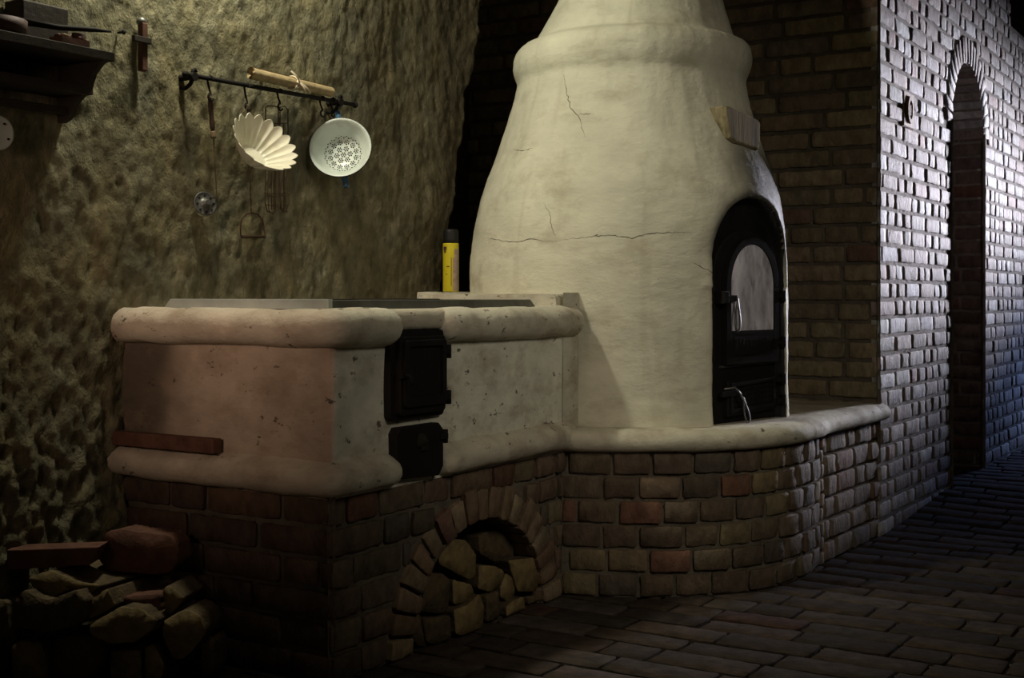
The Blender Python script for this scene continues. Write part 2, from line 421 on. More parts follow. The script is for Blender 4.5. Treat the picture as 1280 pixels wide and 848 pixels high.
# ---- brick wall behind the oven
mb = MB(); PALB = [(4, (.31, .245, .155)), (3, (.26, .20, .135)), (1.5, (.35, .28, .17)), (.7, (.25, .15, .11))]
for (a, b, c, d) in wall_rects(0.0, 1.95, .30, 2.76, .0745, .016, rnd, None, lens=(.27, .135), pl=.72):
    brick(mb, T_back, [(a, c), (b, c), (b, d), (a, d)], rnd.uniform(-.003, .003)-.004, pick(rnd, PALB), rnd)
sheet(mb, T_back, -.003, 1.95, .30, 2.78, -.014, .03, 1, seed=33)
tag(mb.build('wall_back', [M['brick'], M['mortar']]), kind='structure')
# ---- brick paved floor
def floor_h(x, y): return .055*float(sstep(4.85, 6.0, y))
def T_floor(s, z, o):
    p = C0+dR*z+NR*s
    return (p[0], p[1], o+floor_h(p[0], p[1]))
mb = MB(); PALF = [(4, (.066, .050, .040)), (2, (.09, .072, .060)), (2, (.05, .040, .034)), (.8, (.07, .042, .033))]
z = -3.3; r = 0
while z < 4.2:
    s = (-1.6 if z < -2.45 else (-.72 if z < 0 else -.45))-rnd.uniform(0, .2)
    wd = rnd.uniform(.115, .135)
    while s < 2.4:
        L = rnd.choice([.27, .28, .26, .14]); p = C0+dR*(z+.06)+NR*(s+L/2)
        if p[1] > 2.4:
            jit = rnd.uniform(-.002, .0015); g = rnd.uniform(.0, .004)
            brick(mb, T_floor, [(s+.005, z+.005+g), (s+L-.005, z+.005+rnd.uniform(0, .005)), (s+L-.005, z+wd-.004), (s+.005, z+wd-.004-g)], jit, pick(rnd, PALF), rnd, depth=.03, rough=.0016, ed=.0025)
        s += L
    z += wd; r += 1
P = np.array([[(x, y, -.014+floor_h(x, y)) for y in np.linspace(-1.5, 11, 60)] for x in np.linspace(-3.5, 7, 40)])
mb.grid(P, 1)
tag(mb.build('floor', [M['paver'], M['mortar']]), kind='structure')
# ---- ceiling
mb = MB(); mb.add([(-4, -1, 2.76), (7, -1, 2.76), (7, 11, 2.76), (-4, 11, 2.76), (-4, -1, 2.9), (7, -1, 2.9), (7, 11, 2.9), (-4, 11, 2.9)],
    [(0, 1, 2, 3), (4, 5, 6, 7), (0, 1, 5, 4), (1, 2, 6, 5), (2, 3, 7, 6), (3, 0, 4, 7)], 0, None, False)
tag(mb.build('ceiling', M['mortar']), kind='structure')
# ================================================================ MASONRY COOKER
def round_path(face_pts):
    return face_pts
def sweep(mb, path, norms, prof, mi=0, col=None, cap0=True, cap1=True, amp=.004, seed=0, capr=.045, wob=0.0):
    """sweep a moulding profile (out, z) along a plan path; ends are rounded off"""
    path = [np.array(p) for p in path]; n = len(path)
    d = [0]
    for i in range(1, n): d.append(d[-1]+np.hypot(*(path[i]-path[i-1])))
    tot = d[-1]; zc = np.mean([p[1] for p in prof]); rows = []
    for i in range(n):
        k = 1.0
        if cap0 and d[i] < capr: k = math.sqrt(max(0, 1-(1-d[i]/capr)**2))
        if cap1 and tot-d[i] < capr: k = min(k, math.sqrt(max(0, 1-(1-(tot-d[i])/capr)**2)))
        row = []
        for (o, z) in prof:
            zz = zc+(z-zc)*(.25+.75*k); oo = o if o < 0 else o*(.05+.95*k)
            nn = fbm(np.array([path[i][0]*9+seed]), np.array([path[i][1]*9]), z*9, seed=seed)[0]
            n2 = fbm(np.array([path[i][0]*2.2+seed]), np.array([path[i][1]*2.2]), 0, seed=seed+5)[0]
            if o > 0: oo += amp*nn*1.5
            zz += amp*nn+wob*n2
            q = path[i]+norms[i]*oo; row.append((q[0], q[1], zz))
        rows.append(row)
    mb.grid(np.array(rows), mi, col)
def lin(f, a, b, step=.02): return [f(x) for x in np.linspace(a, b, max(2, int(abs(b-a)/step)+1))]
PF = lambda a: A0+dR*a           # plan point on the long face
PS = lambda b: A0+dL*b           # plan point on the short face
def corner_path(b0, a1, step=.02, r=.02):
    """short face from b0 to the corner A, round it, long face to a1"""
    pts = lin(PS, b0, r, step); nm = [NLf]*len(pts)
    c = A0+dL*r+dR*r
    for t in np.linspace(0, 1, 7)[1:-1]:
        v = NLf*(math.cos(t*math.pi/2))+NR*(math.sin(t*math.pi/2)); pts.append(c+v*r); nm.append(v)
    q = lin(PF, r, a1, step); pts += q; nm += [NR]*len(q)
    return pts, nm
cooker = thing('masonry_cooker', (A0[0], A0[1], 0), 'low whitewashed masonry cooker on a brick base with arched firewood niche', 'cooker')
# --- brick base
NC, NRI, NRO = .645, .325, .425     # niche centre along the face, inner and outer radius
NZ = .93                            # flattening of the arch
def cut_niche(z, inner=False):
    r = (NRI+.015) if inner else NRO
    zz = z/NZ
    if zz < r: h = math.sqrt(r*r-zz*zz); return [(NC-h, NC+h)]
    return []
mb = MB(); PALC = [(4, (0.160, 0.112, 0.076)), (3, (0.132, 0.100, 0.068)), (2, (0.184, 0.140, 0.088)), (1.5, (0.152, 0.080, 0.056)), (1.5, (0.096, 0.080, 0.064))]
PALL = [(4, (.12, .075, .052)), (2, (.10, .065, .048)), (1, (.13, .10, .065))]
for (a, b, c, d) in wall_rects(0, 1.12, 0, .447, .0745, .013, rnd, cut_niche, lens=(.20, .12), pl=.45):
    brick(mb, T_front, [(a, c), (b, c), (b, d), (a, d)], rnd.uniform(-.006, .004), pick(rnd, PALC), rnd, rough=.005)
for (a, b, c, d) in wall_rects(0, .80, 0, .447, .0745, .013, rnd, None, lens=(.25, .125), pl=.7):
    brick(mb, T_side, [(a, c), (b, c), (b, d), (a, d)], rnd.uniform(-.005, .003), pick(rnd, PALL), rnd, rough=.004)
sheet(mb, T_front, 0, 1.14, 0, .46, -.013, .02, 1, cut_niche, amp=.005, seed=41)
sheet(mb, T_side, 0, .80, 0, .46, -.012, .03, 1, amp=.004, seed=42)
# niche lining
V = []
for i in range(25):
    a = math.pi*i/24
    V.append([T_front(NC-(NRI+.004)*math.cos(a), max(0, NZ*(NRI+.004)*math.sin(a)), o) for o in (0, -.1, -.25, -.45)])
mb.grid(np.array(V), 1)
mb.prism(T_front, [(NC-NRI-.02, 0), (NC+NRI+.02, 0), (NC+NRI+.02, .34), (NC-NRI-.02, .34)], -.47, -.45, 1)
mb.build('brick_base', [M['brick'], M['mortar']], cooker)
mb = MB(); nv = 19
for i in range(nv):
    g = rnd.uniform(.010, .022)
    a0 = math.pi*i/nv+g; a1 = math.pi*(i+1)/nv-g; ro = NRO-.004+rnd.uniform(-.012, .010)
    f = lambda r, a: (NC-r*math.cos(a), max(.002, NZ*r*math.sin(a)))
    brick(mb, T_front, [f(NRI+rnd.uniform(-.006, .006), a0), f(NRI, a1), f(ro, a1), f(ro, a0)], rnd.uniform(.0, .012), pick(rnd, [(3, (.22, .15, .095)), (2, (.26, .20, .125)), (1, (.17, .10, .07))]), rnd, depth=.12, rough=.005)
mb.build('brick_arch', [M['brick'], M['mortar']], cooker)
# --- plastered body
WHT = (.78, .77, .65); PNK = (.48, .385, .30)  # PNK puts the dim warm light on the short face into its colour
pts, nm = corner_path(.78, 1.24, .015)
rows = []; cols = []
for p, n_ in zip(pts, nm):
    r_ = []; c_ = []
    for z in np.linspace(.44, .885, 38):
        k = fbm(np.array([p[0]*6]), np.array([p[1]*6]), z*6, seed=50)[0]
        q = p+n_*(-.004+.006*k); r_.append((q[0], q[1], z))
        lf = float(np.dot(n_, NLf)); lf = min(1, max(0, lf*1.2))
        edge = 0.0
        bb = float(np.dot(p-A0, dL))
        dk = sstep(.42, .60, bb+.10*fbm(np.array([bb*7]), np.array([z*7]), 0, seed=52)[0])*.85 if lf > .5 else 0   # shade at the end by the rock, painted into the plaster
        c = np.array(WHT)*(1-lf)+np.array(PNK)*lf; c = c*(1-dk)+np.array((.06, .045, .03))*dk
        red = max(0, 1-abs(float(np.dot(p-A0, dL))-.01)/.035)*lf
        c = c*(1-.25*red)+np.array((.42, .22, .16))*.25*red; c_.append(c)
    rows.append(r_); cols.append(c_)
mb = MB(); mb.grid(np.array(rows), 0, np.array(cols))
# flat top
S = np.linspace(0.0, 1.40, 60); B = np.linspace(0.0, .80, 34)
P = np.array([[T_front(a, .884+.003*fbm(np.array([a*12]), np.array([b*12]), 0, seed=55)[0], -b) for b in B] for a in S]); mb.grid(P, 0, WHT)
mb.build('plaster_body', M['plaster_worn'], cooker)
TOPP = [(-.08, .884), (-.03, .888), (0, .889), (.02, .883), (.036, .870), (.044, .852), (.044, .832), (.036, .814), (.020, .801), (0, .796), (-.02, .794)]
BOTP = [(-.02, .535), (0, .528), (.018, .519), (.034, .506), (.042, .490), (.042, .472), (.034, .457), (.018, .448), (0, .444), (-.02, .442)]
pts, nm = corner_path(.78, .245, .012)
nc = len(lin(PS, .78, .02, .012))
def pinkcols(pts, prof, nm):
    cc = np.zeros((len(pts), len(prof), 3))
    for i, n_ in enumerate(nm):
        lf = max(0, float(np.dot(n_, NLf))); k = .5*lf+.12*fbm(np.array([i*.12]), np.array([0.]), 0, seed=9)[0]  # same warm dimness of the short side mixed into the moulding colour
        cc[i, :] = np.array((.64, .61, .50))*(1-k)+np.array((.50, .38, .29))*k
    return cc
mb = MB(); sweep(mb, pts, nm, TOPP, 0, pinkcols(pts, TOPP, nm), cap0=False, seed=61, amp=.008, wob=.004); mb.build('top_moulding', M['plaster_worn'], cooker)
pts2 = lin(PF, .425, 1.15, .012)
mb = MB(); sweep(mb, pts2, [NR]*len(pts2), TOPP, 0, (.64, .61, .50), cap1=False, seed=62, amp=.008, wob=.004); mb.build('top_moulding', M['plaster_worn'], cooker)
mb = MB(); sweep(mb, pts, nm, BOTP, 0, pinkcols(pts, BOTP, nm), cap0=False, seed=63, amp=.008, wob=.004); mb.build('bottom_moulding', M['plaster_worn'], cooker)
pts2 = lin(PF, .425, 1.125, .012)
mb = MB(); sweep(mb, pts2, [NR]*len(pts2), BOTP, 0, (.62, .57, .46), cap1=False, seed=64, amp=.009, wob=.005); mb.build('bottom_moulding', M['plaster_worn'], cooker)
# lintel strip over the firebox door
mb = MB(); P = []
for a in np.linspace(.20, .47, 24):
    P.append([T_front(a, z, o+.003*fbm(np.array([a*30]), np.array([z*30]), 0, seed=65)[0]) for o, z in [(-.03, .887), (.0, .886), (.014, .878), (.018, .86), (.016, .845), (.010, .835), (-.02, .832)]])
mb.grid(np.array(P), 0, (.60, .55, .44)); mb.build('lintel_strip', M['plaster_worn'], cooker)
# raised ledge along the rock and against the oven
mb = MB()
def blob_box(mb, a0, a1, b0, b1, z0, z1, col, seed, n=26, mi=0):
    A_ = np.linspace(a0, a1, n); B_ = np.linspace(b0, b1, 14); P = []
    for a in A_:
        row = []
        for k, (b, z) in enumerate([(b0, z0), (b0-.0, (z0+z1)/2), (b0+.004, z1-.008), (b0+.014, z1)]+[(b, z1) for b in B_[2:]]+[(b1, z0)]):
            nn = fbm(np.array([a*14]), np.array([b*14]), z*14, seed=seed)[0]
            row.append(T_front(a, z+.004*nn*(z > z0), -b+.004*nn))
        P.append(row)
    P = np.array(P); mb.grid(P, mi, col)
    for e in (0, -1):
        mb.add(P[e], [tuple(range(P.shape[1]))], mi, col)
blob_box(mb, 1.30, 1.72, .655, .80, .87, .934, (.60, .57, .46), 71, 60)
blob_box(mb, 1.075, 1.34, .015, .48, .87, .925, (.60, .57, .46), 72, 20)
blob_box(mb, 1.32, 1.75, .10, .70, .80, .930, (.55, .52, .42), 73, 20)
mb.build('raised_ledge', M['plaster_worn'], cooker)
# sunk iron cooktop with sloping rim, pale zinc on its short side
def P3(a, b, z): return T_front(a, z, -b)
mb = MB()
a0, a1, b0, b1 = .075, 1.062, .075, .648; i = .028; zt = .909; zb = .880
Q = [P3(a0, b0, zb), P3(a1, b0, zb), P3(a1, b1, zb), P3(a0, b1, zb), P3(a0+.004, b0+.004, zt), P3(a1-i*1.2, b0+.004, zt), P3(a1-i*1.2, b1-i, zt), P3(a0+.004, b1-i, zt)]
mb.add(Q, [(0, 1, 5, 4), (1, 2, 6, 5), (2, 3, 7, 6), (4, 5, 6, 7)], 0, None, False)
mb.build('cooktop_plate', M['steel'], cooker, bevel=.0015)
mb = MB()
Q = [P3(a0-.004, b0-.004, .887), P3(a0-.004, b1-.01, .887), P3(a0-.004, b1-.035, .912), P3(a0-.004, b0-.004, .912), P3(a0+.012, b0-.004, .887), P3(a0+.012, b1-.01, .887), P3(a0+.012, b1-.035, .912), P3(a0+.012, b0-.004, .912)]
mb.add(Q, [(0, 1, 2, 3), (4, 5, 6, 7), (0, 1, 5, 4), (1, 2, 6, 5), (2, 3, 7, 6), (3, 0, 4, 7)], 0, None, False)
z_ = mb.build('rim_strip', M['zinc'], cooker, bevel=.001); z_['label'] = 'pale zinc rim strip'
mb = MB()
for (ca, cb, r_) in ((.33, .36, .13), (.72, .36, .13)):
    for rr in (r_, r_*.7, r_*.35):
        c = np.array(P3(ca, cb, .909)); ringp = [c+np.array([rr*math.cos(t), rr*math.sin(t), 0]) for t in np.linspace(0, 2*math.pi, 32, endpoint=False)]
        mb.tube(ringp, .0025, 6, closed=True)
mb.build('hotplate_rings', M['iron'], cooker)
# firebox door and ash door
def rrect(s0, s1, z0, z1, r=.012, n=4):
    pts = []
    for cx, cz, t0 in ((s1-r, z0+r, -90), (s1-r, z1-r, 0), (s0+r, z1-r, 90), (s0+r, z0+r, 180)):
        for k in range(n+1):
            t = math.radians(t0+90*k/n); pts.append((cx+r*math.cos(t), cz+r*math.sin(t)))
    return pts
fb = MB(); fb.ring(T_front, rrect(.206, .438, .608, .832, .014), rrect(.232, .418, .632, .806, .008), -.02, .014)
fb = fb.build('firebox_door_frame', M['iron'], cooker, bevel=.002)
mb = MB(); mb.prism(T_front, rrect(.226, .424, .620, .818, .012), .008, .030, bev=.003)
mb.ring(T_front, rrect(.236, .414, .640, .808, .01), rrect(.252, .398, .664, .792, .006), .028, .040)
fd = mb.build('firebox_door', M['iron'], cooker, bevel=.0015)
for z in (.655, .775):
    mb = MB(); mb.tube([T_front(.433, z-.018, .030), T_front(.433, z+.018, .030)], .0085, 8); mb.box(T_front, .405, .440, z-.007, z+.007, .022, .036)
    mb.build('hinge', M['iron'], fd)
mb = MB(); mb.box(T_front, .216, .262, .715, .733, .030, .044); mb.tube([T_front(.228, .724, .040), T_front(.228, .72, .060), T_front(.228, .70, .066)], .005, 7)
mb.build('latch', M['iron'], fd)
mb = MB(); mb.prism(T_front, [(.236, .462), (.405, .452), (.425, .475), (.425, .572), (.405, .590), (.236, .590), (.222, .575), (.222, .476)], -.02, .022, bev=.003)
ad = mb.build('ash_door', M['iron'], cooker, bevel=.002)
mb = MB(); mb.lathe(T_front(.325, .55, .020), (NR[0], NR[1], 0), [(.020, 0), (.020, .006), (.012, .009), (.006, .02), (.0, .022)], 18)
mb.box(T_front, .32, .345, .525, .54, .02, .03); mb.build('air_rosette', M['hole'], ad)
mb = MB(); mb.tube([T_front(.430, .535, .022), T_front(.430, .570, .022)], .008, 8); mb.box(T_front, .405, .436, .546, .56, .016, .03); mb.build('hinge', M['iron'], ad)
# ================================================================ OVEN BENCH
bench = thing('oven_bench', (.75, 3.95, 0), 'curved brick bench with pale rounded plaster slab under the domed oven', 'bench')
bc = [(.150, 3.925), (.30, 3.898), (.45, 3.892), (.60, 3.912), (.75, 3.975), (.88, 4.085), (.985, 4.225), (1.07, 4.385), (1.20, 4.58), (1.30, 4.73), (1.385, 4.862), (1.43, 4.93)]
def catmull(P, n=14):
    P = [np.array(p, float) for p in P]; P = [2*P[0]-P[1]]+P+[2*P[-1]-P[-2]]; R = []
    for i in range(1, len(P)-2):
        for t in np.linspace(0, 1, n, endpoint=False):
            a, b, c, d = P[i-1], P[i], P[i+1], P[i+2]
            R.append(.5*((2*b)+(c-a)*t+(2*a-5*b+4*c-d)*t*t+(-a+3*b-3*c+d)*t**3))
    R.append(P[-2]); return np.array(R)
BC = catmull(bc); BD = np.concatenate([[0], np.cumsum(np.hypot(*(BC[1:]-BC[:-1]).T))]); BLEN = BD[-1]
tg = np.gradient(BC, axis=0); tg /= np.hypot(tg[:, 0], tg[:, 1])[:, None]; BN = np.stack([tg[:, 1], -tg[:, 0]], -1)
def T_bench(s, z, o):
    x = np.interp(s, BD, BC[:, 0]); y = np.interp(s, BD, BC[:, 1]); nx = np.interp(s, BD, BN[:, 0]); ny = np.interp(s, BD, BN[:, 1])
    l = math.hypot(nx, ny); return (x+nx/l*o, y+ny/l*o, z)
SEAM = BD[np.argmin(np.hypot(BC[:, 0]-1.065, BC[:, 1]-4.375))]
mb = MB(); PALN = [(4, (0.168, 0.124, 0.084)), (3, (0.140, 0.104, 0.072)), (2, (0.216, 0.168, 0.096)), (1.4, (0.200, 0.104, 0.068)), (1.5, (0.120, 0.096, 0.072))]
for (a, b, c, d) in wall_rects(0, SEAM-.03, 0, .447, .0745, .012, rnd, None, lens=(.132, .115), pl=.7):
    brick(mb, T_bench, [(a, c), (b, c), (b, d), (a, d)], rnd.uniform(-.004, .004), pick(rnd, PALN), rnd, rough=.005)
PALW = [(3, (0.270, 0.211, 0.158)), (2, (0.225, 0.176, 0.135)), (1, (0.270, 0.171, 0.126))]
for k in range(9):
    z0 = k*.0497; brick(mb, T_bench, [(SEAM-.026, z0+.004), (SEAM+.012, z0+.004), (SEAM+.012, z0+.045), (SEAM-.026, z0+.045)], rnd.uniform(-.002, .004), pick(rnd, PALW), rnd)
for (a, b, c, d) in wall_rects(SEAM+.018, BLEN-.04, 0, .447, .0745, .012, rnd, None, lens=(.19, .11), pl=.5):
    brick(mb, T_bench, [(a, c), (b, c), (b, d), (a, d)], rnd.uniform(-.004, .004), pick(rnd, PALW), rnd, rough=.004)
sheet(mb, T_bench, 0, BLEN, 0, .46, -.012, .02, 1, amp=.004, seed=44)
mb.build('brick_base', [M['brick'], M['mortar']], bench)
# slab: rounded lip and flat top reaching back under the oven
mb = MB(); prof = [(-.06, .512), (-.02, .513), (.006, .509), (.024, .499), (.034, .484), (.034, .468), (.026, .453), (.008, .445), (-.02, .442)]
rows = []; cc = []
for s in np.arange(-.0, BLEN-.02, .014):
    r_ = []
    for (o, z) in prof:
        x, y, _ = T_bench(s, z, 0); nn = float(fbm(np.array([x*9]), np.array([y*9]), z*9, seed=81)[0]); n2 = float(fbm(np.array([x*2.5]), np.array([y*2.5]), 0, seed=82)[0])
        k = 1-.5*max(0, 1-abs(s-.0)/.03)
        r_.append(T_bench(s, z+.004*nn+.004*n2, (o*k if o > 0 else o)+.007*nn*(o > 0)))
    rows.append(r_)
mb.grid(np.array(rows), 0, (.64, .61, .49))
back = [np.array(T_back(.0, 0, .01)[:2]), np.array(T_back(1.25, 0, .01)[:2])]
P = []
for s in np.arange(0, BLEN-.02, .02):
    p = np.array(T_bench(s, 0, -.055)[:2]); f = s/BLEN; q = back[1]*(1-f)+back[0]*f
    row = []
    for t in np.linspace(0, 1, 30):
        r_ = p*(1-t)+q*t; nn = float(fbm(np.array([r_[0]*8]), np.array([r_[1]*8]), 0, seed=83)[0]); row.append((r_[0], r_[1], .512+.004*nn*min(1, t*8)))
    P.append(row)
mb.grid(np.array(P), 0, (.55, .50, .40))
mb.build('plaster_slab', M['plaster_worn'], bench)
# ================================================================ DOMED OVEN
oven = thing('domed_oven', (.41, 4.53, .51), 'tall bottle-shaped whitewashed oven with arched black iron door', 'oven')
OC = np.array([.408, 4.53]); ON = np.array([.722, -.692]); ON /= np.hypot(*ON); OU = np.array([-ON[1], ON[0]])   # door normal and rightward tangent
zs_ = [.44, .515, .60, .75, .90, 1.033, 1.147, 1.26, 1.33, 1.40, 1.47, 1.543, 1.61, 1.66, 1.675, 1.690, 1.715, 1.745, 1.770, 1.790, 1.802, 1.806, 1.826, 1.88, 1.967, 2.10, 2.30, 2.55, 2.80]
rs_ = [.566, .560, .556, .555, .556, .555, .545, .524, .500, .473, .449, .4275, .409, .400, .402, .410, .418, .419, .413, .400, .384, .356, .346, .322, .286, .245, .215, .205, .20]
cx_ = np.interp(zs_, [.4, 1.03, 1.26, 1.5, 1.7, 1.83, 2.0, 2.8], [0, 0, .008, .008, .012, .026, .046, .06])
ZZ = np.concatenate([np.arange(.508, 1.30, .0075), np.arange(1.30, 1.85, .0065), np.arange(1.85, 2.80, .025)])
NT = 460
TH = np.linspace(0, 2*math.pi, NT, endpoint=False)
th, zz = np.meshgrid(TH, ZZ, indexing='ij')
R = np.interp(zz, zs_, rs_)
# soften the profile kinks by sampling a little above and below
R = (R+np.interp(zz+.004, zs_, rs_)+np.interp(zz-.004, zs_, rs_))/3
CX = np.interp(zz, zs_, cx_)
ct = np.cos(th); st = np.sin(th)
R = R+.007*fbm(ct*2.2+5, st*2.2, zz*2.5, seed=90)+.0028*fbm(ct*9, st*9, zz*9, seed=91)+.0016*fbm(ct*5, st*5, zz*40, seed=92)
X = OC[0]+CX+R*ct; Y = OC[1]+R*st
def door_uw(X, Y):
    dx = X-OC[0]; dy = Y-OC[1]; return dx*OU[0]+dy*OU[1]+.010, dx*ON[0]+dy*ON[1]
U, Wd = door_uw(X, Y)
ZS, RA = 1.03, .197
sd = np.where(zz < ZS, np.abs(U)-RA, np.hypot(U, (zz-ZS)*.98)-RA)
mask = sstep(.012, -.010, sd)*(Wd > .2)
target = .478
push = np.where((Wd > .2), np.maximum(0, Wd-target)*mask, 0)
# gentle swelling just outside the hood
swell = .006*np.exp(-((sd-.02)/.018)**2)*(zz > .95)*(Wd > .2)
X = X-ON[0]*(push-swell); Y = Y-ON[1]*(push-swell)
col = np.zeros(X.shape+(3,)); col[:] = (.70, .685, .55)
ct2 = fbm(ct*3+2, st*3, zz*4, seed=93)[..., None]
col *= (1+.07*ct2)
# soot stain licking up from the door, and black paint in the hood
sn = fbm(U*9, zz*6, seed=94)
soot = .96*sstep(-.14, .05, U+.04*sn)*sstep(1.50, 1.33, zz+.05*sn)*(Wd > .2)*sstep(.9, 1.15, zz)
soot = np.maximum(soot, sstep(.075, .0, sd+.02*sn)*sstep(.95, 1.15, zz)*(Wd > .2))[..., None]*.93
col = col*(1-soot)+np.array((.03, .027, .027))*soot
pm = np.clip(mask[..., None]*1.2, 0, 1); col = col*(1-pm)+np.array((.012, .011, .012))*pm
# brownish drip stains
drip = sstep(.25, .6, fbm(ct*14, st*14, zz*2.5, seed=95))[..., None]*.18; col = col*(1-drip)+np.array((.38, .32, .22))*drip
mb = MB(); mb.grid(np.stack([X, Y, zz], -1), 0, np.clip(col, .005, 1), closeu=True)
# glossy paint slot for the hood
nv_ = len(ZZ); mt = mb.m
for fi, f in enumerate(mb.f):
    i, j = divmod(f[0], nv_)
    if mask[i, j] > .35: mt[fi] = 1
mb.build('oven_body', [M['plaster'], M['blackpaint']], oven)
def T_door(u, z, w):
    p = OC+OU*(u-.010)+ON*w; return (p[0], p[1], z)
def arch(u0, u1, z0, zsp, zt, n=20):
    c = (u0+u1)/2; r = (u1-u0)/2; pts = [(u0, z0), (u1, z0)]
    for k in range(n+1):
        t = math.pi*k/n; pts.append((c+r*math.cos(t), zsp+(zt-zsp)*math.sin(t)))
    return pts
mb = MB(); mb.prism(T_door, arch(-.178, .180, .512, .99, 1.135), .470, .500, bev=.004); mb.build('door_frame', M['iron'], oven, bevel=.002)
mb = MB(); mb.ring(T_door, arch(-.140, .166, .70, .955, 1.112), arch(-.116, .136, .808, .955, 1.088), .500, .524)
mb.prism(T_door, [(-.116, .700), (.136, .700), (.136, .812), (-.116, .812)], .500, .518)
mb.ring(T_door, [(-.108, .724), (.130, .724), (.130, .80), (-.108, .80)], [(-.098, .733), (.120, .733), (.120, .791), (-.098, .791)], .518, .524)
r5 = random.Random(5)
for k in range(11):
    u = -.085+k*.0195; mb.box(T_door, u-.006, u+.006, .742+r5.uniform(0, .012), .770+r5.uniform(0, .016), .518, .525)
odoor = mb.build('oven_door', M['iron'], oven, bevel=.0015)
mb = MB(); mb.prism(T_door, arch(-.118, .138, .806, .955, 1.09), .500, .519); g = mb.build('door_glass', M['glass'], odoor); g['label'] = 'soot-clouded grey glass pane'
def strap(parent, z, u0=.150, u1=.205, w=.520):
    mb = MB(); mb.box(T_door, u0, u1-.01, z-.008, z+.008, w-.006, w+.006); mb.tube([T_door(u1-.008, z-.018, w), T_door(u1-.008, z+.018, w)], .009, 9); return mb.build('hinge', M['iron'], parent, bevel=.001)
strap(odoor, .92); strap(odoor, .765)
mb = MB(); mb.box(T_door, -.168, -.095, .902, .922, .520, .534, bev=.003); mb.box(T_door, -.176, -.150, .895, .935, .498, .540, bev=.003)
mb.build('latch', M['iron'], odoor, bevel=.001)
def teardrop(u, ztop, L, wd, w, tilt=0):
    pts = []
    for t in np.linspace(0, 2*math.pi, 26, endpoint=False):
        y = -(1-math.cos(t))/2*L; x = wd*math.sin(t)*(1-math.cos(t))/2
        pts.append(T_door(u+x+tilt*(-y)/L, ztop+y, w))
    return pts
mb = MB(); mb.tube(teardrop(-.112, .912, .105, .020, .545), .0034, 7, closed=True); h = mb.build('wire_handle', M['steel'], odoor); h['label'] = 'bright teardrop wire handle'
mb = MB(); mb.prism(T_door, [(-.150, .690), (.166, .695), (.166, .702), (-.150, .698)], .500, .508); mb.build('draught_strip', M['steel'], oven)
mb = MB(); mb.prism(T_door, [(-.130, .535), (.150, .545), (.150, .662), (-.130, .648)], .500, .520, bev=.003)
mb.ring(T_door, [(-.120, .545), (.140, .554), (.140, .650), (-.120, .640)], [(-.106, .558), (.126, .566), (.126, .638), (-.106, .628)], .520, .527)
for k in range(12):
    for j in range(4):
        mb.box(T_door, -.097+k*.0185, -.087+k*.0185, .566+j*.016+k*.0008, .575+j*.016+k*.0008, .519, .5245, bev=.001)
ash = mb.build('ash_door', M['iron'], oven, bevel=.001)
strap(ash, .640); strap(ash, .570)
mb = MB(); mb.box(T_door, -.172, -.09, .600, .618, .518, .532, bev=.003); mb.build('latch', M['iron'], ash)
mb = MB(); mb.tube([T_door(-.165, .625, .530), T_door(-.135, .630, .550), T_door(-.11, .612, .552), T_door(-.095, .59, .552)], .003, 6)
mb.tube(teardrop(-.092, .598, .082, .020, .552, .03), .003, 6, closed=True); mb.build('wire_handle', M['steel'], ash)
# wooden block plugged into the shoulder
def T_blk(u, z, w):
    p = OC+np.array([.008, 0])+OU*u+ON*w; return (p[0], p[1], z)
def oven_at(px, py):
    """front-most sight-line hit on the oven's surface of revolution"""
    d = np.array([(px-640)/FPX, 1.0, (HY-py)/FPX]); best = None
    for Yd in np.arange(3.7, 4.7, .002):
        p = np.array([0, 0, EYE])+d*Yd; r = np.interp(p[2], zs_, rs_); c = OC[0]+np.interp(p[2], zs_, cx_)
        if math.hypot(p[0]-c, p[1]-OC[1]) <= r: return p
    return None
mb = MB(); r6 = random.Random(3)
bp = [(-.135, 1.420), (.030, 1.375), (.052, 1.39), (.058, 1.475), (.045, 1.488), (-.100, 1.525), (-.150, 1.528), (-.158, 1.50)]
bp = [(u+.042, z) for u, z in [(-.118, 1.432), (-.09, 1.418), (.048, 1.405), (.06, 1.42), (.062, 1.50), (.045, 1.508), (-.12, 1.535), (-.150, 1.532), (-.142, 1.50)]]
mb.prism(T_blk, bp, .33, .478, bev=.008)
wb = mb.build('wooden_block', M['woodblock'], oven, bevel=.003); wb['label'] = 'weathered grooved wooden block plugging the shoulder'
# cracks in the whitewash
def crack(pp, r=.0011, seed=0):
    rr = random.Random(seed); pts = []
    for a, b in zip(pp[:-1], pp[1:]):
        L = math.hypot(b[0]-a[0], b[1]-a[1]); n = max(2, int(L/3))
        for k in range(n):
            t = k/n; px = a[0]+(b[0]-a[0])*t+rr.uniform(-1, 1); py = a[1]+(b[1]-a[1])*t+rr.uniform(-1, 1)
            p = oven_at(px, py)
            if p is not None:
                c = np.array([OC[0]+np.interp(p[2], zs_, cx_), OC[1]]); n_ = p[:2]-c; n_ /= np.hypot(*n_)
                fi = (math.atan2(n_[1], n_[0]) % (2*math.pi))/(2*math.pi)*NT; i0 = int(fi) % NT; i1 = (i0+1) % NT; ft = fi-int(fi)
                gx = [np.interp(p[2], ZZ, X[k]) for k in (i0, i1)]; gy = [np.interp(p[2], ZZ, Y[k]) for k in (i0, i1)]
                pts.append(np.array([gx[0]*(1-ft)+gx[1]*ft+n_[0]*.0004, gy[0]*(1-ft)+gy[1]*ft+n_[1]*.0004, p[2]]))
    rad = [r*(.4+.8*rr.random())*min(1, 3*min(i+1, len(pts)-i)/len(pts)) for i in range(len(pts))]
    mb = MB(); mb.tube(pts, rad, 5); return mb.build('crack', M['crack'], oven)
crack([(705, 92), (708, 112), (714, 135), (724, 146), (728, 160), (732, 175)], .0013, 1)
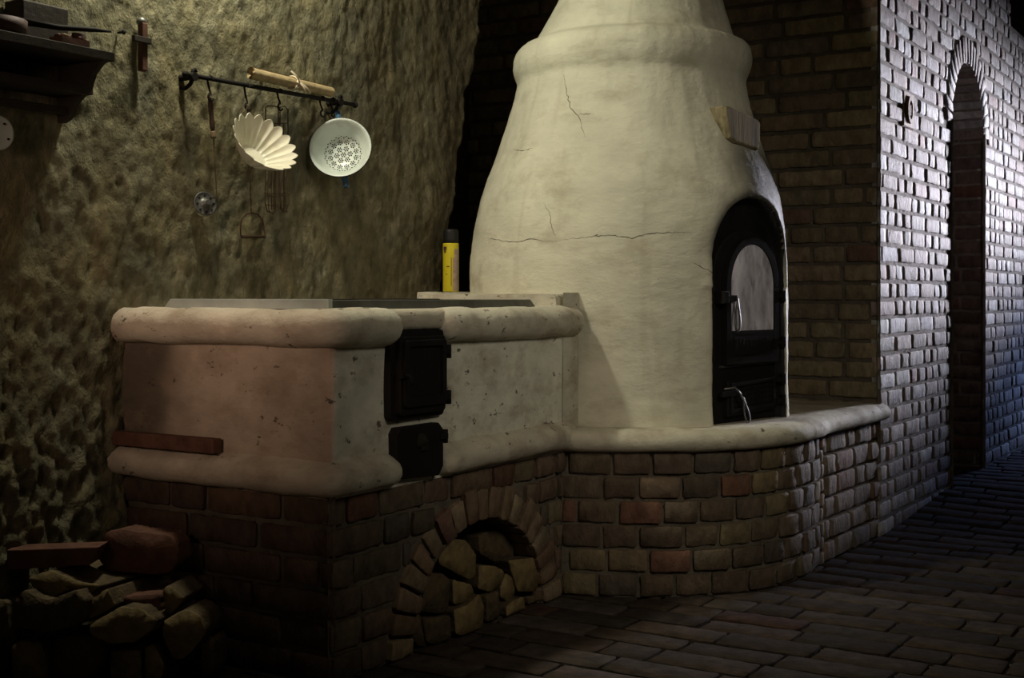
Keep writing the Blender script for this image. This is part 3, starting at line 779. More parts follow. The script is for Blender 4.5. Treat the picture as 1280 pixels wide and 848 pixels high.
crack([(724, 143), (742, 143)], .0008, 2)
crack([(602, 297), (640, 303), (665, 299), (700, 303)], .0011, 3)
crack([(700, 300), (760, 294), (790, 298), (815, 291), (868, 291)], .0012, 4)
crack([(640, 186), (655, 189), (670, 184)], .0013, 5)
crack([(680, 255), (688, 265), (690, 285), (697, 300)], .0009, 6)
crack([(868, 330), (884, 338), (898, 346)], .0014, 7)
crack([(745, 294), (752, 292)], .0014, 9)
# fallen patches of plaster where cooker and oven join
mb = MB()
sk = []
for z in np.linspace(.50, .93, 16):
    row = []
    for t in np.linspace(0, 1, 10):
        p0 = np.array(T_front(1.09, 0, .0)[:2]); p2 = OC+np.array([math.cos(math.radians(-112)), math.sin(math.radians(-112))])*(.556); p1 = np.array(T_front(1.21, 0, .010)[:2])
        q = p0*(1-t)**2+p1*2*t*(1-t)+p2*t*t; nn = float(fbm(np.array([q[0]*9]), np.array([q[1]*9]), z*9, seed=97)[0]); row.append((q[0]+.003*nn, q[1]-.003*nn, z))
    sk.append(row)
mb.grid(np.array(sk), 0, (.62, .60, .49)); mb.build('plaster_fillet', M['plaster_worn'], cooker)
# ================================================================ FIREWOOD
def log_from_px(name, label, group, poly_px, origin, d, n, o_front, length, rndl, mats=('logend', 'logside'), back=None, sub=.007, skew=None):
    """split log: cut-end outline on an upright plane, running back from it"""
    T0 = face_T(origin, d, n)
    sk_ = np.zeros(2) if skew is None else skew
    T = lambda s, z, o: tuple(np.array(T0(s, z, o))+np.append(sk_*(o_front-o), 0))
    P2 = [np.array(plane_pt(origin, d, n, px, py, o_front)) for px, py in poly_px]
    if name is None: return P2
    c = np.mean(P2, 0); P2 = [c+(p-c)*.935 for p in P2]
    # resample + round
    pts = []; m = len(P2)
    for i in range(m):
        a, b = P2[i], P2[(i+1) % m]; L = np.hypot(*(b-a)); k = max(2, int(L/sub))
        for t in range(k): pts.append(a+(b-a)*t/k)
    pts = np.array(pts)
    for _ in range(1): pts = (np.roll(pts, 1, 0)+2*pts+np.roll(pts, -1, 0))/4
    pts += np.array([[rndl.uniform(-.0012, .0012), rndl.uniform(-.0012, .0012)] for _ in pts])
    pts[:, 1] = np.maximum(pts[:, 1], .004)
    c = pts.mean(0); mb = MB(); N_ = len(pts); rings = []; slx = rndl.uniform(-.05, .05); slz = rndl.uniform(-.05, .05)
    seed = rndl.randint(0, 999)
    for k, dep in enumerate([0, .004]+list(np.linspace(.02, length, 8))):
        sh = .965 if k == 0 else (1.0-.06*dep/length)
        row = []
        for i, p in enumerate(pts):
            nn = fbm(np.array([i*.9]), np.array([dep*12.]), 0, seed=seed)[0]
            q = c+(p-c)*(sh+.05*nn*(k > 1))+np.array([0, 0])
            q[1] = max(q[1], .003)
            face = .006*((p[0]-c[0])*slx+(p[1]-c[1])*slz)/.03 if k < 2 else 0
            row.append(T(q[0], q[1], o_front-dep+face))
        rings.append(row)
    V = np.array(rings); nr = len(rings)
    mb.add(V.reshape(-1, 3), [(r*N_+i, r*N_+(i+1) % N_, (r+1)*N_+(i+1) % N_, (r+1)*N_+i) for r in range(1, nr-1) for i in range(N_)], 1, None, True)
    ce = T(c[0], c[1], o_front); cb = T(c[0], c[1], o_front-length)
    mb.add(list(V[0])+list(V[1])+[ce], [(i, (i+1) % N_, N_+(i+1) % N_, N_+i) for i in range(N_)]+[(2*N_, (i+1) % N_, i) for i in range(N_)], 0, None, True)
    mb.add(list(V[-1])+[cb], [(N_, i, (i+1) % N_) for i in range(N_)], 0, None, False)
    o = mb.build(name, [M[mats[0]], M[mats[1]]]); base = T(c[0], float(pts[:, 1].min()), o_front)
    origin_to(o, base); tag(o, label, 'firewood', group); return o
rl = random.Random(21)
GN = 'split logs stacked in the arched niche'
nl = [
 ([(534, 812), (522, 808), (512, 790), (514, 768), (524, 766), (533, 780)], 'narrow dark split log standing at the left foot of the arched niche', .0),
 ([(549, 682), (562, 672), (584, 674), (598, 694), (596, 722), (588, 727), (566, 716), (548, 706)], 'largest round-topped log in the upper left of the arched niche', -.01),
 ([(598, 670), (612, 662), (630, 664), (643, 680), (644, 699), (622, 706), (600, 694)], 'rounded dark log topmost under the crown of the brick arch', -.05),
 ([(524, 766), (527, 732), (532, 716), (556, 716), (565, 726), (562, 764), (548, 770)], 'dark square-ended log at the left of the niche below the largest round log', .005),
 ([(566, 724), (590, 730), (594, 742), (586, 754), (567, 757)], 'small pale wedge log in the middle of the niche, under the largest round log', .0),
 ([(528, 772), (548, 771), (564, 768), (566, 800), (552, 808), (534, 806)], 'broad dark log lying on the floor at the left of the niche', .01),
 ([(567, 762), (586, 756), (602, 740), (607, 760), (605, 784), (588, 797), (570, 796)], 'pale yellow split log with curved underside at the front centre of the niche', .02),
 ([(599, 706), (620, 707), (632, 714), (630, 728), (614, 742), (598, 738)], 'rounded olive-brown log in the centre of the niche above the floor logs', -.01),
 ([(608, 744), (624, 738), (626, 762), (624, 776), (609, 780)], 'narrow dark upright log right of the pale yellow curved log', .0),
 ([(633, 716), (642, 722), (645, 742), (638, 756), (626, 748), (626, 734)], 'small oval log right of centre between the rounded olive log and the forked right log', -.01),
 ([(635, 700), (670, 696), (678, 704), (672, 742), (648, 742), (640, 716)], 'brown notched log wedged against the right side of the arch', .0),
 ([(633, 760), (640, 752), (656, 745), (659, 770), (642, 777), (634, 775)], 'small pale square-ended log on the floor at the right of the niche', .01),
 ([(660, 746), (678, 742), (681, 754), (674, 765), (661, 770)], 'dark log end at the far right foot of the niche', -.01),
 ([(566, 800), (573, 798), (590, 799), (604, 787), (608, 782), (606, 792), (590, 806), (568, 812)], None, 0),
]
for poly, lab, o in nl:
    if lab is None: continue
    log_from_px('firewood_log', lab, GN, poly, A0, dR, NR, o-.012, .26, rl, mats=(('logend', 'logside') if 'dark' not in lab else ('logside', 'logside')))
GP = 'split logs heaped on the floor left of the cooker'
PO = .24
pl = [
 ([(12, 806), (22, 800), (50, 802), (58, 826), (60, 850), (38, 862), (14, 856)], 'pale split log end at the bottom left corner of the heap', PO, 'logend'),
 ([(64, 798), (92, 792), (126, 796), (130, 812), (118, 842), (100, 862), (70, 862), (62, 830)], 'broad dark log at the bottom of the heap right of the pale corner log', PO, 'logside'),
 ([(137, 812), (176, 812), (177, 862), (136, 862)], 'square brown log end at the bottom of the heap', PO, 'logend'),
 ([(180, 808), (190, 804), (198, 816), (206, 836), (198, 862), (180, 862)], 'narrow pale wedge log right of the square log', PO, 'logend'),
 ([(106, 786), (118, 776), (150, 757), (176, 760), (198, 776), (190, 790), (166, 806), (136, 807), (112, 796)], 'wide yellowish wedge-shaped log resting across the middle of the heap', PO+.02, 'logend'),
 ([(203, 775), (232, 760), (252, 768), (260, 790), (244, 812), (228, 828), (214, 826), (206, 806), (200, 792)], 'large faceted log leaning at the right of the heap', PO, 'logend'),
 ([(250, 806), (264, 796), (270, 808), (270, 838), (262, 850), (250, 848)], 'thin upright log at the right edge of the heap', PO-.03, 'logside'),
 ([(203, 736), (210, 731), (232, 748), (214, 769), (206, 770)], 'small pale triangular log end high on the right of the heap', PO-.03, 'logend'),
 ([(152, 746), (200, 742), (202, 766), (196, 772), (152, 754)], 'dark reddish log just left of the small triangular log end', PO-.03, 'logred'),
 ([(26, 736), (42, 746), (60, 750), (96, 736), (108, 752), (104, 776), (84, 786), (58, 794), (14, 786), (10, 756)], 'big dark round log in the upper left of the heap', PO+.02, 'logside'),
 ([(110, 752), (134, 734), (143, 752), (146, 757), (116, 774), (108, 776)], 'brown faceted log end between the big round log and the wedge-shaped log', PO, 'logend'),
 ([(128, 664), (146, 660), (214, 668), (224, 682), (224, 704), (214, 718), (196, 721), (130, 716), (118, 700)], 'thick red-brown block lying on top of the heap against the cooker', PO-.10, 'logred'),
 ([(-24, 748), (8, 750), (12, 790), (4, 800), (-24, 800)], 'dark log cut off by the left edge of the picture', PO, 'logside'),
 ([(30, 722), (62, 712), (98, 728), (128, 732), (108, 748), (98, 734), (62, 748), (44, 744)], 'flat pale split piece lying over the big round log', PO-.01, 'logend'),
]
PO_Y = 3.02; HO = np.array([0., PO_Y]); HD = np.array([1., 0.]); HN = np.array([0., -1.])
def heap_log(poly, lab, o, me):
    cx = np.mean([p[0] for p in poly]); f = min(1, max(0, (cx-60)/170)); e = dR*(1-f)+np.array([.10, .995])*f; e /= np.hypot(*e)
    of = o-PO+(.0 if 'block' not in lab else .0)
    x0 = max(p[0] for p in poly); P_ = np.array([(x0-640)/FPX*(PO_Y-of), PO_Y-of])
    dist = -np.dot(P_-A0, NLf)*-1/max(1e-6, np.dot(e, -NLf))      # distance to the cooker's short face
    L = min(.27, max(.05, dist-.03)); L = min(L, .12) if 'block' in lab else L
    sk_ = np.array([e[0]/e[1], 0.])
    log_from_px('firewood_log', lab, GP, poly, HO, HD, HN, of, L*e[1], rl, mats=(me, 'logred' if me == 'logred' else 'logside'), skew=sk_)
for poly, lab, o, me in pl: heap_log(poly, lab, o, me)
T_pile = face_T(HO, HD, HN)
mb = MB(); q = [plane_pt(HO, HD, HN, *p, -.03) for p in [(8, 713), (112, 707), (124, 684), (8, 688)]]
mb.prism(T_pile, q, -.10, -.03, bev=.003)
o = mb.build('wooden_plank', M['logred'], bevel=.002); origin_to(o, T_pile(q[0][0], q[0][1], -.06)); tag(o, 'short reddish plank lying across the top left of the log heap', 'plank')
# batten on the lower moulding of the cooker
q = [plane_pt(A0, dL, NLf, *p, .03) for p in [(268, 577), (262, 558)]]
mb = MB(); s_ = q[0][0]; mb.prism(T_side, [(s_, .530), (.745, .530), (.745, .566), (s_, .566)], .006, .036, bev=.003)
o = mb.build('wooden_batten', M['logred'], bevel=.002); origin_to(o, T_side(.55, .530, .02)); tag(o, 'dark brown wooden batten lying on the lower left moulding of the cooker', 'batten')
# ================================================================ UTENSIL RAIL
nR = np.array([NR[0], NR[1], 0.]); aR = np.array([dR[0], dR[1], 0.]); UPV = np.array([0, 0, 1.])
OR_ = .055
r0 = RW(233, 93, OR_); r1 = RW(443, 131, OR_)
rail = thing('utensil_rail', r0, 'black iron rail fixed level on the rock wall with utensils hanging from it', 'rail')
mb = MB(); mb.tube([r0, r1], .0065, 10)
for p, dd in ((r0, -1), (r1, 1)):
    e = p+(r1-r0)/np.linalg.norm(r1-r0)*dd*.004; mb.lathe(e, aR*dd, [(.007, -.006), (.010, -.003), (.010, .003), (.006, .007), (.003, .010)], 12)
mb.build('bar', M['iron'], rail)
for px, py in ((241, 96), (424, 128)):
    p = RW(px, py, OR_); mb = MB()
    mb.lathe(p-nR*.075, nR, [(.024, 0), (.024, .012), (.012, .018), (.009, .03), (.008, .07), (.012, .075), (.012, .085)], 16)
    mb.tube([p+UPV*.004, p+UPV*.018, p+UPV*.022+aR*.008, p+UPV*.014+aR*.012], .005, 7)
    mb.tube([p-UPV*.004, p-UPV*.020-nR*.01, p-UPV*.030-nR*.03, p-UPV*.026-nR*.052], .006, 7)
    mb.build('bracket', M['iron'], rail)
hooklabels = ['black S-hook at the left end of the rail holding the wooden-handled skimmer', 'black S-hook second from the left, behind the fluted mould', 'black S-hook in the middle of the rail holding the wire rack', 'empty black S-hook left of the colander handle', 'black S-hook holding the blue handle of the colander']
hookpos = [(263, 100), (309, 109), (350, 116), (403, 125), (416, 127)]
def hook_at(px, py, label, big=1.0):
    p = RW(px, py, OR_); pts = []
    for t in np.linspace(-40, 200, 12):
        a = math.radians(t); pts.append(p+nR*(.011*math.cos(a))+UPV*(.001+.011*math.sin(a)))
    pts = pts[::-1][::-1]
    pts2 = [p+nR*.011+UPV*0.0]; L = .022*big
    body = [p-nR*.011+UPV*.0, p-nR*.008-UPV*L*.6+aR*.001, p-nR*.0-UPV*L*1.2]
    low = []
    for t in np.linspace(100, 340, 12):
        a = math.radians(t); low.append(p-UPV*(L*1.2+.013)+aR*(.010*math.cos(a)+.002)+UPV*.010*math.sin(a))
    top = [p+nR*(.0105*math.cos(math.radians(t)))+UPV*(.0105*math.sin(math.radians(t))) for t in np.linspace(-20, 180, 10)]
    mb = MB(); mb.tube(top+body+low, .0030, 7)
    o = mb.build('hook', M['iron']); origin_to(o, p); tag(o, label, 'hook', 'hooks on the utensil rail')
    return p-UPV*(L*1.2+.022)
hk = [hook_at(px, py, l, b) for (px, py), l, b in zip(hookpos, hooklabels, (1.3, 1.6, 1.1, 1.1, .9))]
# rolled straw mat tied with a pale ribbon, lying on the rail
p0 = RW(314, 91.5, OR_+.004); p1 = RW(414, 115, OR_+.004); ax = (p1-p0)/np.linalg.norm(p1-p0)
up2 = UPV-ax*np.dot(UPV, ax); up2 /= np.linalg.norm(up2); s2 = np.cross(ax, up2)
mat_ = thing('rolled_mat', p0, 'rolled straw-coloured mat tied with a pale ribbon lying along the rail', 'rolled mat')
mb = MB(); L = np.linalg.norm(p1-p0); rows = []
for k, h in enumerate(np.linspace(0, L, 40)):
    row = []
    for t in np.linspace(0, 4*2*math.pi, 97):
        r = .0065+.0125*t/(8*math.pi)+.0004*math.sin(t*9)
        if h > 0: r *= (1-.12*h/L)
        row.append(p0+ax*(h+.002*math.sin(t*3)*(k == 0))+up2*r*math.cos(t)+s2*r*math.sin(t))
    rows.append(row)
mb.grid(np.array(rows), 0); mb.build('mat', M['straw'], mat_)
pr = p0+ax*L*.50; mb = MB()
for off in (-.004, .004):
    mb.tube([pr+ax*(off+.006*math.sin(t))+up2*.0195*math.cos(t)+s2*.0195*math.sin(t) for t in np.linspace(0, 2*math.pi, 24, endpoint=False)], .0026, 6, closed=True)
sf = s2 if np.dot(s2, nR) > 0 else -s2
def ribbon(pts, wd):
    V = []; 
    for p in pts: V += [p-wd, p+wd]
    mb.add(V, [(2*i, 2*i+1, 2*i+3, 2*i+2) for i in range(len(pts)-1)], 0, None, True)
kn = pr+sf*.021
mb.lathe(kn-sf*.004, sf, [(.003, 0), (.007, .004), (.006, .009), (.002, .011)], 10)
for dx, dz, l in ((.75, -.55, .052), (.55, -.85, .040), (-.75, .75, .04), (.5, .8, .0)):
    if l: ribbon([kn+ax*dx*t*l*1.3+UPV*dz*t*l*.9+sf*(.006+.006*math.sin(t*3)) for t in np.linspace(0, 1, 8)], UPV*.0035*abs(dx)+ax*.0035*abs(dz))
mb.build('ribbon', M['ribbon'], mat_)
# wooden-handled skimmer with a round slotted disc
OS = .045
sk = thing('long_skimmer', RW(263, 123, OS), 'thin skimmer with dark turned wooden handle and small round disc at its foot', 'skimmer', None)
a_ = RW(262.5, 122, OS); b_ = RW(266, 164, OS); c_ = RW(267, 173, OS); d_ = RW(271, 246, OS)
dn = (b_-a_)/np.linalg.norm(b_-a_); L = np.linalg.norm(b_-a_)
mb = MB(); mb.lathe(a_, dn, [(.003, 0), (.006, .003), (.0075, L*.25), (.0065, L*.6), (.008, L*.8), (.006, L*.95), (.005, L)], 14)
mb.tube([a_+UPV*.010+aR*.005*math.cos(t)+UPV*.005*math.sin(t) for t in np.linspace(0, 2*math.pi, 14, endpoint=False)], .0014, 6, closed=True)
mb.build('wooden_handle', M['handlewood'], sk)
mb = MB(); mb.lathe(b_, dn, [(.006, 0), (.008, .004), (.007, .012), (.009, .016), (.005, .022)], 12)
mb.build('ferrule', M['wood'], sk)
mb = MB(); e_ = RW(262, 247, OS); mb.tube([c_, (c_+d_)/2, d_, d_-UPV*.004-aR*.003, e_], .0016, 7); mb.build('wire_stem', M['rust'], sk)
dc = RW(256, 255, .030); mb = MB(); axd = nR*.92+UPV*.2-aR*.3; axd /= np.linalg.norm(axd)
mb.lathe(dc, axd, [(.006, .020), (.008, .021), (.009, .008), (.018, .004), (.030, .003), (.034, .006), (.035, .002), (.031, -.002), (.005, -.003)], 28)
u_ = np.cross(axd, UPV); u_ /= np.linalg.norm(u_); v_ = np.cross(u_, axd)
mb.build('disc', M['steel'], sk)
mb = MB()
for k in range(8):
    t = k*math.pi/4; q = dc+axd*.0045+u_*.024*math.cos(t)+v_*.024*math.sin(t); mb.lathe(q, axd, [(.0032, 0), (.0032, .001), (0, .0011)], 8)
mb.build('disc_holes', M['hole'], sk)
# potato masher of bent wire behind the mould
OM = .024
ms = thing('wire_masher', RW(309, 128, OM), 'rusty wire masher with a bow-shaped foot hanging behind the fluted mould', 'masher')
mb = MB()
pts = [RW(px, py, OM) for px, py in [(309, 131), (310, 150), (312, 200), (313, 240), (314, 266)]]
for ph in (0, math.pi):
    tw = []
    for i in range(60):
        t = i/59; j = t*4; k = min(3, int(j)); f = j-k; p = pts[k]*(1-f)+pts[k+1]*f; an = ph+t*26
        tw.append(p+aR*.0017*math.cos(an)+nR*.0017*math.sin(an))
    mb.tube(tw, .0013, 6)
mb.build('twisted_stem', M['rust'], ms)
mb = MB(); lp = [(314, 266), (307, 268), (302, 274), (300.5, 285), (301, 295), (316, 296), (331, 295), (330, 285), (328, 275), (322, 268)]
mb.tube([RW(px, py, OM) for px, py in lp], .0024, 8, closed=True)
mb.tube([RW(302, 296.5, OM), RW(331, 296, OM)], .0042, 8)
mb.build('bow_foot', M['rust'], ms)
# hanging wire rack
OW = .035
wr_ = thing('wire_rack', RW(349, 133, OW), 'openwork rusty wire rack hanging from the middle hook behind the fluted mould', 'wire rack')
mb = MB()
def wl(pp, o=OW, r=.0014, closed=False): mb.tube([RW(px, py, o) for px, py in pp], r, 6, closed=closed)
wl([(332, 134), (335, 132.5), (346, 133), (348, 137), (348, 200), (346, 262), (341, 267), (334, 264), (331.5, 255), (332, 200)], OW, .0018, True)
wl([(350, 134), (356, 133), (360, 137), (360, 200), (361, 255), (357, 265), (351, 262), (350, 250), (350, 200)], OW, .0018, True)
for py in (153, 180, 205, 241, 256):
    wl([(332, py), (345, py+1.5), (360, py+1)], OW, .0014)
for dx in (339, 343.5, 354.5):
    wl([(dx, 155), (dx, 200), (dx+.5, 262)], OW, .0012)
for px0, o2 in ((336, OW+.02), (343, OW+.026), (352, OW+.026), (358, OW+.02)):
    wl([(px0, 200), (px0-1.5, 225), (px0-1, 250), (px0, 262), (px0+1, 266)], o2, .0012)
wl([(329.5, 241), (334, 244), (345, 246), (358, 244), (363, 240)], OW+.022, .0014)
wl([(348, 128), (349, 137)], OW, .0018); mb.build('wire_frame', M['rust'], wr_)
# fluted tin mould, seen at a slant
vdir = np.array([0.187, -.982, 0.]); rgt = np.array([.982, .187, 0.])
mc = RW(331, 178, .150)
maj = rgt*.75-UPV*.66; mnr = rgt*.66+UPV*.75
axm = vdir*.64+mnr*.77; axm /= np.linalg.norm(axm); m2 = np.cross(axm, maj); m2 /= np.linalg.norm(m2)
mould = thing('fluted_mould', mc, 'cream fluted tin mould with scalloped rim hanging tilted from the rail', 'baking mould')
NF = 18; RR = .099; DP = .068
def mould_pt(t, h, th=0.0):
    # h: 0 rim .. 1 foot
    fl = 2*abs(math.sin(NF*t/2))-1; r = (RR*(1-.60*h**1.1))*(1+(.055-.02*h)*fl)-th
    zc = -DP*h+(.005*(fl)*(1-h)**3 if h < .4 else 0)
    return mc+(maj*math.cos(t)+m2*math.sin(t))*r+axm*(zc+th*.2)
mb = MB(); TT = np.linspace(0, 2*math.pi, NF*14, endpoint=False)
outer = [[mould_pt(t, h, 0) for h in np.linspace(0, 1, 12)]+[mc-axm*(DP+.002)+(maj*math.cos(t)+m2*math.sin(t))*r for r in (.034, .022, .010, .001)] for t in TT]
inner = [[mould_pt(t, h, .0018) for h in np.linspace(0, .985, 12)]+[mc-axm*(DP-.002)+(maj*math.cos(t)+m2*math.sin(t))*r for r in (.034, .022, .010, .001)] for t in TT]
mb.grid(np.array(outer), 0, closeu=True); mb.grid(np.array(inner), 0, closeu=True)
rim = [[mould_pt(t, 0, 0)+axm*.0008, mould_pt(t, 0, .0018)+axm*.0008] for t in TT]; mb.grid(np.array(rim), 0, closeu=True)
mb.build('fluted_bowl', M['mould'], mould)
tp = max((mould_pt(t, 0, 0) for t in TT), key=lambda p: p[2]-abs(p[0]-hk[1][0]))
mb = MB(); mb.tube([hk[1]+UPV*.006, hk[1]*.6+tp*.4, tp+axm*.002, tp-axm*.004], .0014, 6); mb.build('hanging_wire', M['rust'], mould)
# enamel colander
cc_ = RW(425.5, 184.5, .105)
vc = np.array([.134, -.991, 0.]); rc = np.array([.991, .134, 0.])
axc = vc+rc*(-.16)+UPV*.26; axc /= np.linalg.norm(axc); uc = np.cross(UPV, axc); uc /= np.linalg.norm(uc); vcv = np.cross(axc, uc)
col_ = thing('enamel_colander', cc_, 'white enamel colander with pierced bottom and blue handles hanging from the right of the rail', 'colander')
R0 = .094; DC = .062
pin = [(R0+.004, .0015), (R0+.002, .0035), (R0-.003, .001), (R0-.010, -.010), (R0-.020, -.028), (.066, -.040), (.062, -.044), (.058, -.054), (.045, -.062), (.02, -.064), (.0005, -.0645)]
pout = [(R0+.004, .0015), (R0+.002, -.0015), (R0-.008, -.013), (R0-.018, -.031), (.067, -.043), (.063, -.048), (.058, -.058), (.045, -.066), (.02, -.068), (.0005, -.0685)]
mb = MB(); mb.lathe(cc_, axc, pin, 64, 0, caps=False); mb.lathe(cc_, axc, pout, 64, 1, caps=False); mb.build('bowl', [M['enamelrust'], M['blue']], col_)
mb = MB(); mb.tube([cc_+uc*(R0+.002)*math.cos(t)+vcv*(R0+.002)*math.sin(t)+axc*.001 for t in np.linspace(0, 2*math.pi, 64, endpoint=False)], .0024, 7, closed=True); b_ = mb.build('rim', M['black'], col_); b_['label'] = 'thin dark rim'
mb = MB()
def hole(x, y):
    r = math.hypot(x, y); h = np.interp(r, [0, .02, .045, .058, .062], [-.0645, -.064, -.062, -.054, -.044])
    mb.lathe(cc_+uc*x+vcv*y+axc*(h-.0004), axc, [(.0025, 0), (.0025, .0009), (0, .001)], 7, caps=False)
for rr, n_ in ((0, 1), (.021, 6), (.042, 12)):
    for k in range(n_):
        t0 = 2*math.pi*k/n_+rr*7; cx, cy = rr*math.cos(t0), rr*math.sin(t0); hole(cx, cy)
        for j in range(6):
            a = t0+j*math.pi/3; hole(cx+.0066*math.cos(a), cy+.0066*math.sin(a))
for k in range(44):
    t = 2*math.pi*k/44; rr_ = .055 if k % 2 else .0585; hole(rr_*math.cos(t), rr_*math.sin(t))
mb.build('drain_holes', M['hole'], col_)
def chandle(sign, name, lab):
    # strap handle standing out at the rim
    e = vcv*sign+uc*(-.13 if sign > 0 else .16); e /= np.linalg.norm(e); sd_ = np.cross(e, axc)
    b0 = cc_+e*(R0-.002)-axc*.006; mb = MB(); V = []
    for k, (d_, o_, w_) in enumerate([(0, 0, .011), (.010, -.006, .009), (.020, -.012, .008), (.030, -.014, .008), (.036, -.010, .007), (.034, -.003, .006)]):
        c = b0+e*d_+axc*o_; V.append([c-sd_*w_-axc*.0012, c+sd_*w_-axc*.0012, c+sd_*w_+axc*.0012, c-sd_*w_+axc*.0012, c-sd_*w_-axc*.0012])
    mb.grid(np.array(V), 0); mb.add(V[0][:4], [(0, 1, 2, 3)]); mb.add(V[-1][:4], [(0, 1, 2, 3)])
    h = mb.build(name, M['blue'], col_); h['label'] = lab
chandle(1, 'handle', 'blue enamel handle at the top'); chandle(-1, 'handle', 'blue enamel handle at the bottom')
# ================================================================ small things on the rock wall
def on_rock(px, py, o): return RW(px, py, o)
cr = thing('wall_cross', RW(181, 88, .05), 'small dark wooden cross fixed to the rock between shelf and rail', 'cross')
sA, zA = rockp(178.5, 88, .045); sB, zB = rockp(185, 29, .045)
mb = MB(); mb.box(T_rock, sA, sB, zA, zB, .025, .045, bev=.002); mb.build('upright', M['redwood'], cr, bevel=.002)
sC, zC = rockp(168, 53, .055); sD, zD = rockp(190, 46, .055)
mb = MB(); mb.box(T_rock, sC, sD, (zC+zD)/2-.008, (zC+zD)/2+.008, .045, .056, bev=.002); mb.build('crossbar', M['darkwood'], cr, bevel=.002)
mb = MB(); mb.lathe(T_rock((sA+sB)/2, zB-.004, .030), UPV, [(.010, 0), (.014, .006), (.012, .014), (.004, .020)], 12); mb.build('finial', M['steel'], cr)
# wall shelf
SH0, SH1 = -.98, -.205
sh = thing('wall_shelf', T_rock(-.2, 1.35, .02), 'dark wooden wall shelf with stepped side brackets at the top left', 'shelf')
mb = MB(); mb.box(T_rock, SH0, SH1+.015, 1.490, 1.512, .0, .185); mb.build('top_board', M['darkwood'], sh, bevel=.003)
mb = MB(); mb.box(T_rock, SH0, SH1, 1.412, 1.432, .0, .125); mb.build('middle_board', M['darkwood'], sh, bevel=.003)
mb = MB(); mb.box(T_rock, SH0, SH1, 1.368, 1.386, .030, .052); mb.build('bottom_rail', M['darkwood'], sh, bevel=.003)
def T_end(s0):
    def T(o, z, w): return T_rock(s0-w, z, o)
    return T
prof = [(0, 1.35), (.028, 1.350), (.048, 1.358), (.060, 1.372), (.072, 1.392), (.098, 1.410), (.124, 1.425), (.128, 1.440), (.140, 1.462), (.165, 1.482), (.183, 1.492), (0, 1.492)]
for s_ in (SH1, SH1-.40):
    mb = MB(); mb.prism(T_end(s_), prof, 0, .016); mb.build('side_bracket', M['darkwood'], sh, bevel=.002)
# things on the shelf
mb = MB(); px0 = -.36
mb.box(T_rock, -.38, -.245, 1.513, 1.62, .02, .085, bev=.004); b_ = mb.build('wooden_box', M['darkwood'], bevel=.003); origin_to(b_, T_rock(-.31, 1.513, .08)); tag(b_, 'tall dark box standing on the wall shelf near its right end', 'box')
fp = thing('iron_pan', T_rock(-.33, 1.513, .16), 'dark iron pan with a pointed handle jutting right from the wall shelf', 'pan')
c = np.array(T_rock(-.475, 1.5355, .11))
mb = MB(); mb.lathe(c-UPV*.022, UPV, [(.0, 0), (.050, 0), (.062, .004), (.072, .035), (.074, .035), (.070, .006), (.054, .004), (.0, .004)], 28, caps=False); mb.build('pan_bowl', M['shelfitems'], fp)
h0 = np.array(T_rock(-.405, 1.556, .12)); h1 = np.array(T_rock(-.19, 1.565, .17))
mb = MB(); mb.tube([h0, h0*.6+h1*.4-UPV*.004, h0*.2+h1*.8, h1], [.008, .007, .006, .0025], 8); mb.build('pan_handle', M['iron'], fp)
for k, (s_, o_, z_, r_, l) in enumerate([(-.275, .155, 1.513, .014, 'small dark stoneware cup at the right front of the wall shelf')]):
    c = T_rock(s_, z_, o_); mb = MB(); mb.lathe(c, UPV, [(.0, 0), (r_, 0), (r_*1.35, r_*.8), (r_*1.4, r_*1.6), (r_*1.1, r_*2.2), (r_*1.15, r_*2.4), (r_*1.0, r_*2.3), (r_*1.2, r_*1.5), (0, r_*.3)], 20, caps=False)
    o = mb.build('stoneware_cup', M['shelfitems']); origin_to(o, c); tag(o, l, 'cup')
sc = thing('basket_of_scraps', T_rock(-.36, 1.513, .165), 'low dark crate of jumbled pieces on the front of the wall shelf', 'crate')
mb = MB(); mb.box(T_rock, -.345, -.262, 1.513, 1.528, .138, .182, bev=.002); mb.build('crate', M['redwood'], sc)
r9 = random.Random(9)
for k in range(6):
    c = np.array(T_rock(-.338+k*.014, 1.530+r9.uniform(-.001, .004), .16+r9.uniform(-.012, .012)))
    mb = MB(); d_ = np.array([r9.uniform(-1, 1), r9.uniform(-1, 1), r9.uniform(-.1, .5)]); d_ /= np.linalg.norm(d_)
    mb.tube([c-d_*.010, c+d_*.004, c+d_*.012], [.004, .006, .003], 7); mb.build('scrap', M['wood'] if k % 2 else M['redwood'], sc)
# white enamel lid hanging at the left edge
c = RW(-3, 166, .045); lid = thing('enamel_plate', c, 'white enamel skimmer plate with small holes hanging at the left edge below the shelf', 'skimmer')
mb = MB(); mb.lathe(c, nR, [(0, .000), (.025, .001), (.036, .005), (.040, .006), (.041, .003), (.037, 0), (.0, -.004)], 32, caps=False); mb.build('plate', M['enamel'], lid)
for (px, py) in ((5, 155), (10, 174), (-6, 172), (-8, 158)):
    mb = MB(); q = RW(px, py, .0475); mb.lathe(q, nR, [(.0026, 0), (.0026, .003), (0, .0032)], 8); mb.build('hole', M['hole'], lid)
mb = MB(); mb.tube([c+UPV*.038, c+UPV*.06, RW(-3, 128, .05)], .003, 7); mb.build('stem', M['steel'], lid)
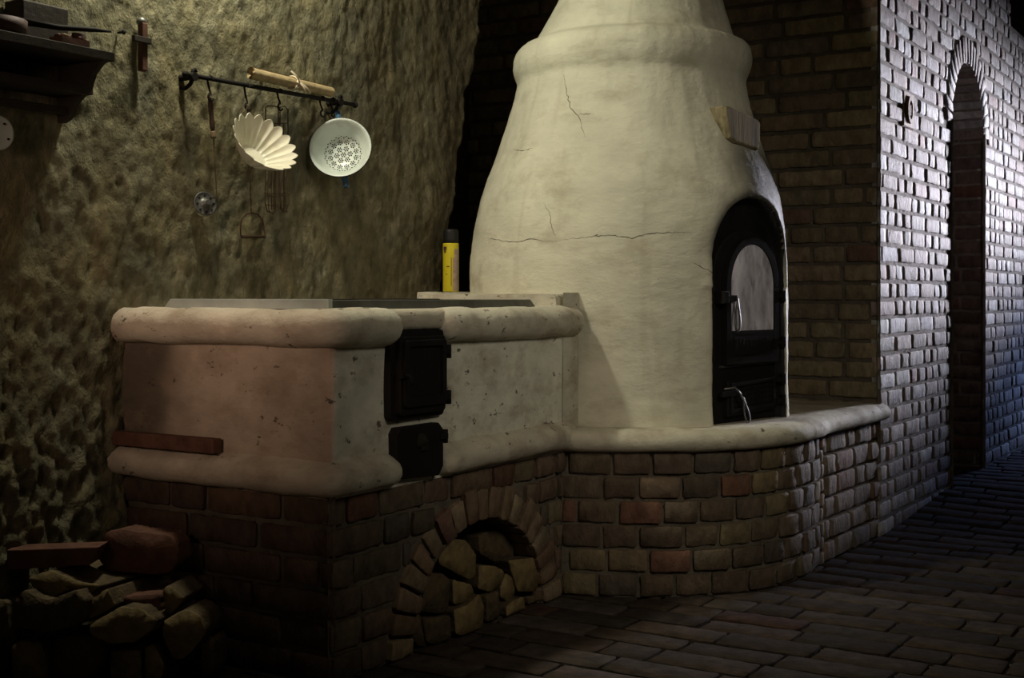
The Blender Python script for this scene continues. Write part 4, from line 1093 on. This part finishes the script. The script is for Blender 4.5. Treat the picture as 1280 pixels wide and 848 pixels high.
# yellow bottle with black cap on the raised ledge
bx = np.array(T_front(1.375, .934, -.615)); bt = thing('yellow_bottle', bx, 'slim yellow bottle with black cap standing in the dark recess left of the oven', 'bottle')
mb = MB(); mb.lathe(bx, UPV, [(.0, 0), (.026, 0), (.028, .004), (.028, .165), (.0275, .170), (0, .170)], 32, caps=False); mb.build('bottle_body', M['yellow'], bt)
mb = MB(); mb.lathe(bx+UPV*.170, UPV, [(0, 0), (.0272, 0), (.0272, .012), (.0268, .040), (.0255, .047), (.020, .050), (0, .051)], 28, caps=False); mb.build('cap', M['black'], bt)
mb = MB()
def cyl_patch(t0, t1, z0, z1, r=.0285, mi=0, n=8):
    P = np.array([[bx+np.array([r*math.cos(t), r*math.sin(t), z]) for z in (z0, z1)] for t in np.linspace(math.radians(t0), math.radians(t1), n)]); mb.grid(P, mi)
cyl_patch(-72, -20, .004, .120); cyl_patch(-60, -20, .120, .150); l_ = mb.build('label_strip', M['pinkstrip'], bt); l_['label'] = 'pinkish side strip of the label'
mb = MB()
for t0, t1, z0, z1 in ((-150, -118, .146, .158), (-142, -124, .136, .146), (-86, -82, .02, .12), (-120, -96, .086, .090), (-124, -112, .060, .063)):
    cyl_patch(t0, t1, z0, z1, .0287)
mb.build('label_print', M['redwood'], bt)
# nail holes / pegs in the rock
for px, py, l in ((154, 40, 'dark iron nail head left of the cross'),):
    q = RW(px, py, .03); mb = MB(); mb.lathe(q-nR*.02, nR, [(.003, 0), (.003, .02), (.007, .021), (.006, .025), (0, .026)], 10, caps=False)
    o = mb.build('nail', M['iron']); origin_to(o, q); tag(o, l, 'nail')
# small socket block on the jamb of the arched opening
mb = MB(); q0_ = plane_pt(C0, dR, NR, 1191, 287); q1_ = plane_pt(C0, dR, NR, 1200, 272)
mb.box(T_right, AS0-.002, AS0+.075, 1.235, 1.305, -.06, -.02, bev=.004)
o = mb.build('jamb_block', M['mortar_pale'], bevel=.003); origin_to(o, T_right(AS0, 1.235, -.04)); tag(o, 'small pale block sticking out of the left jamb of the arched opening', 'block')
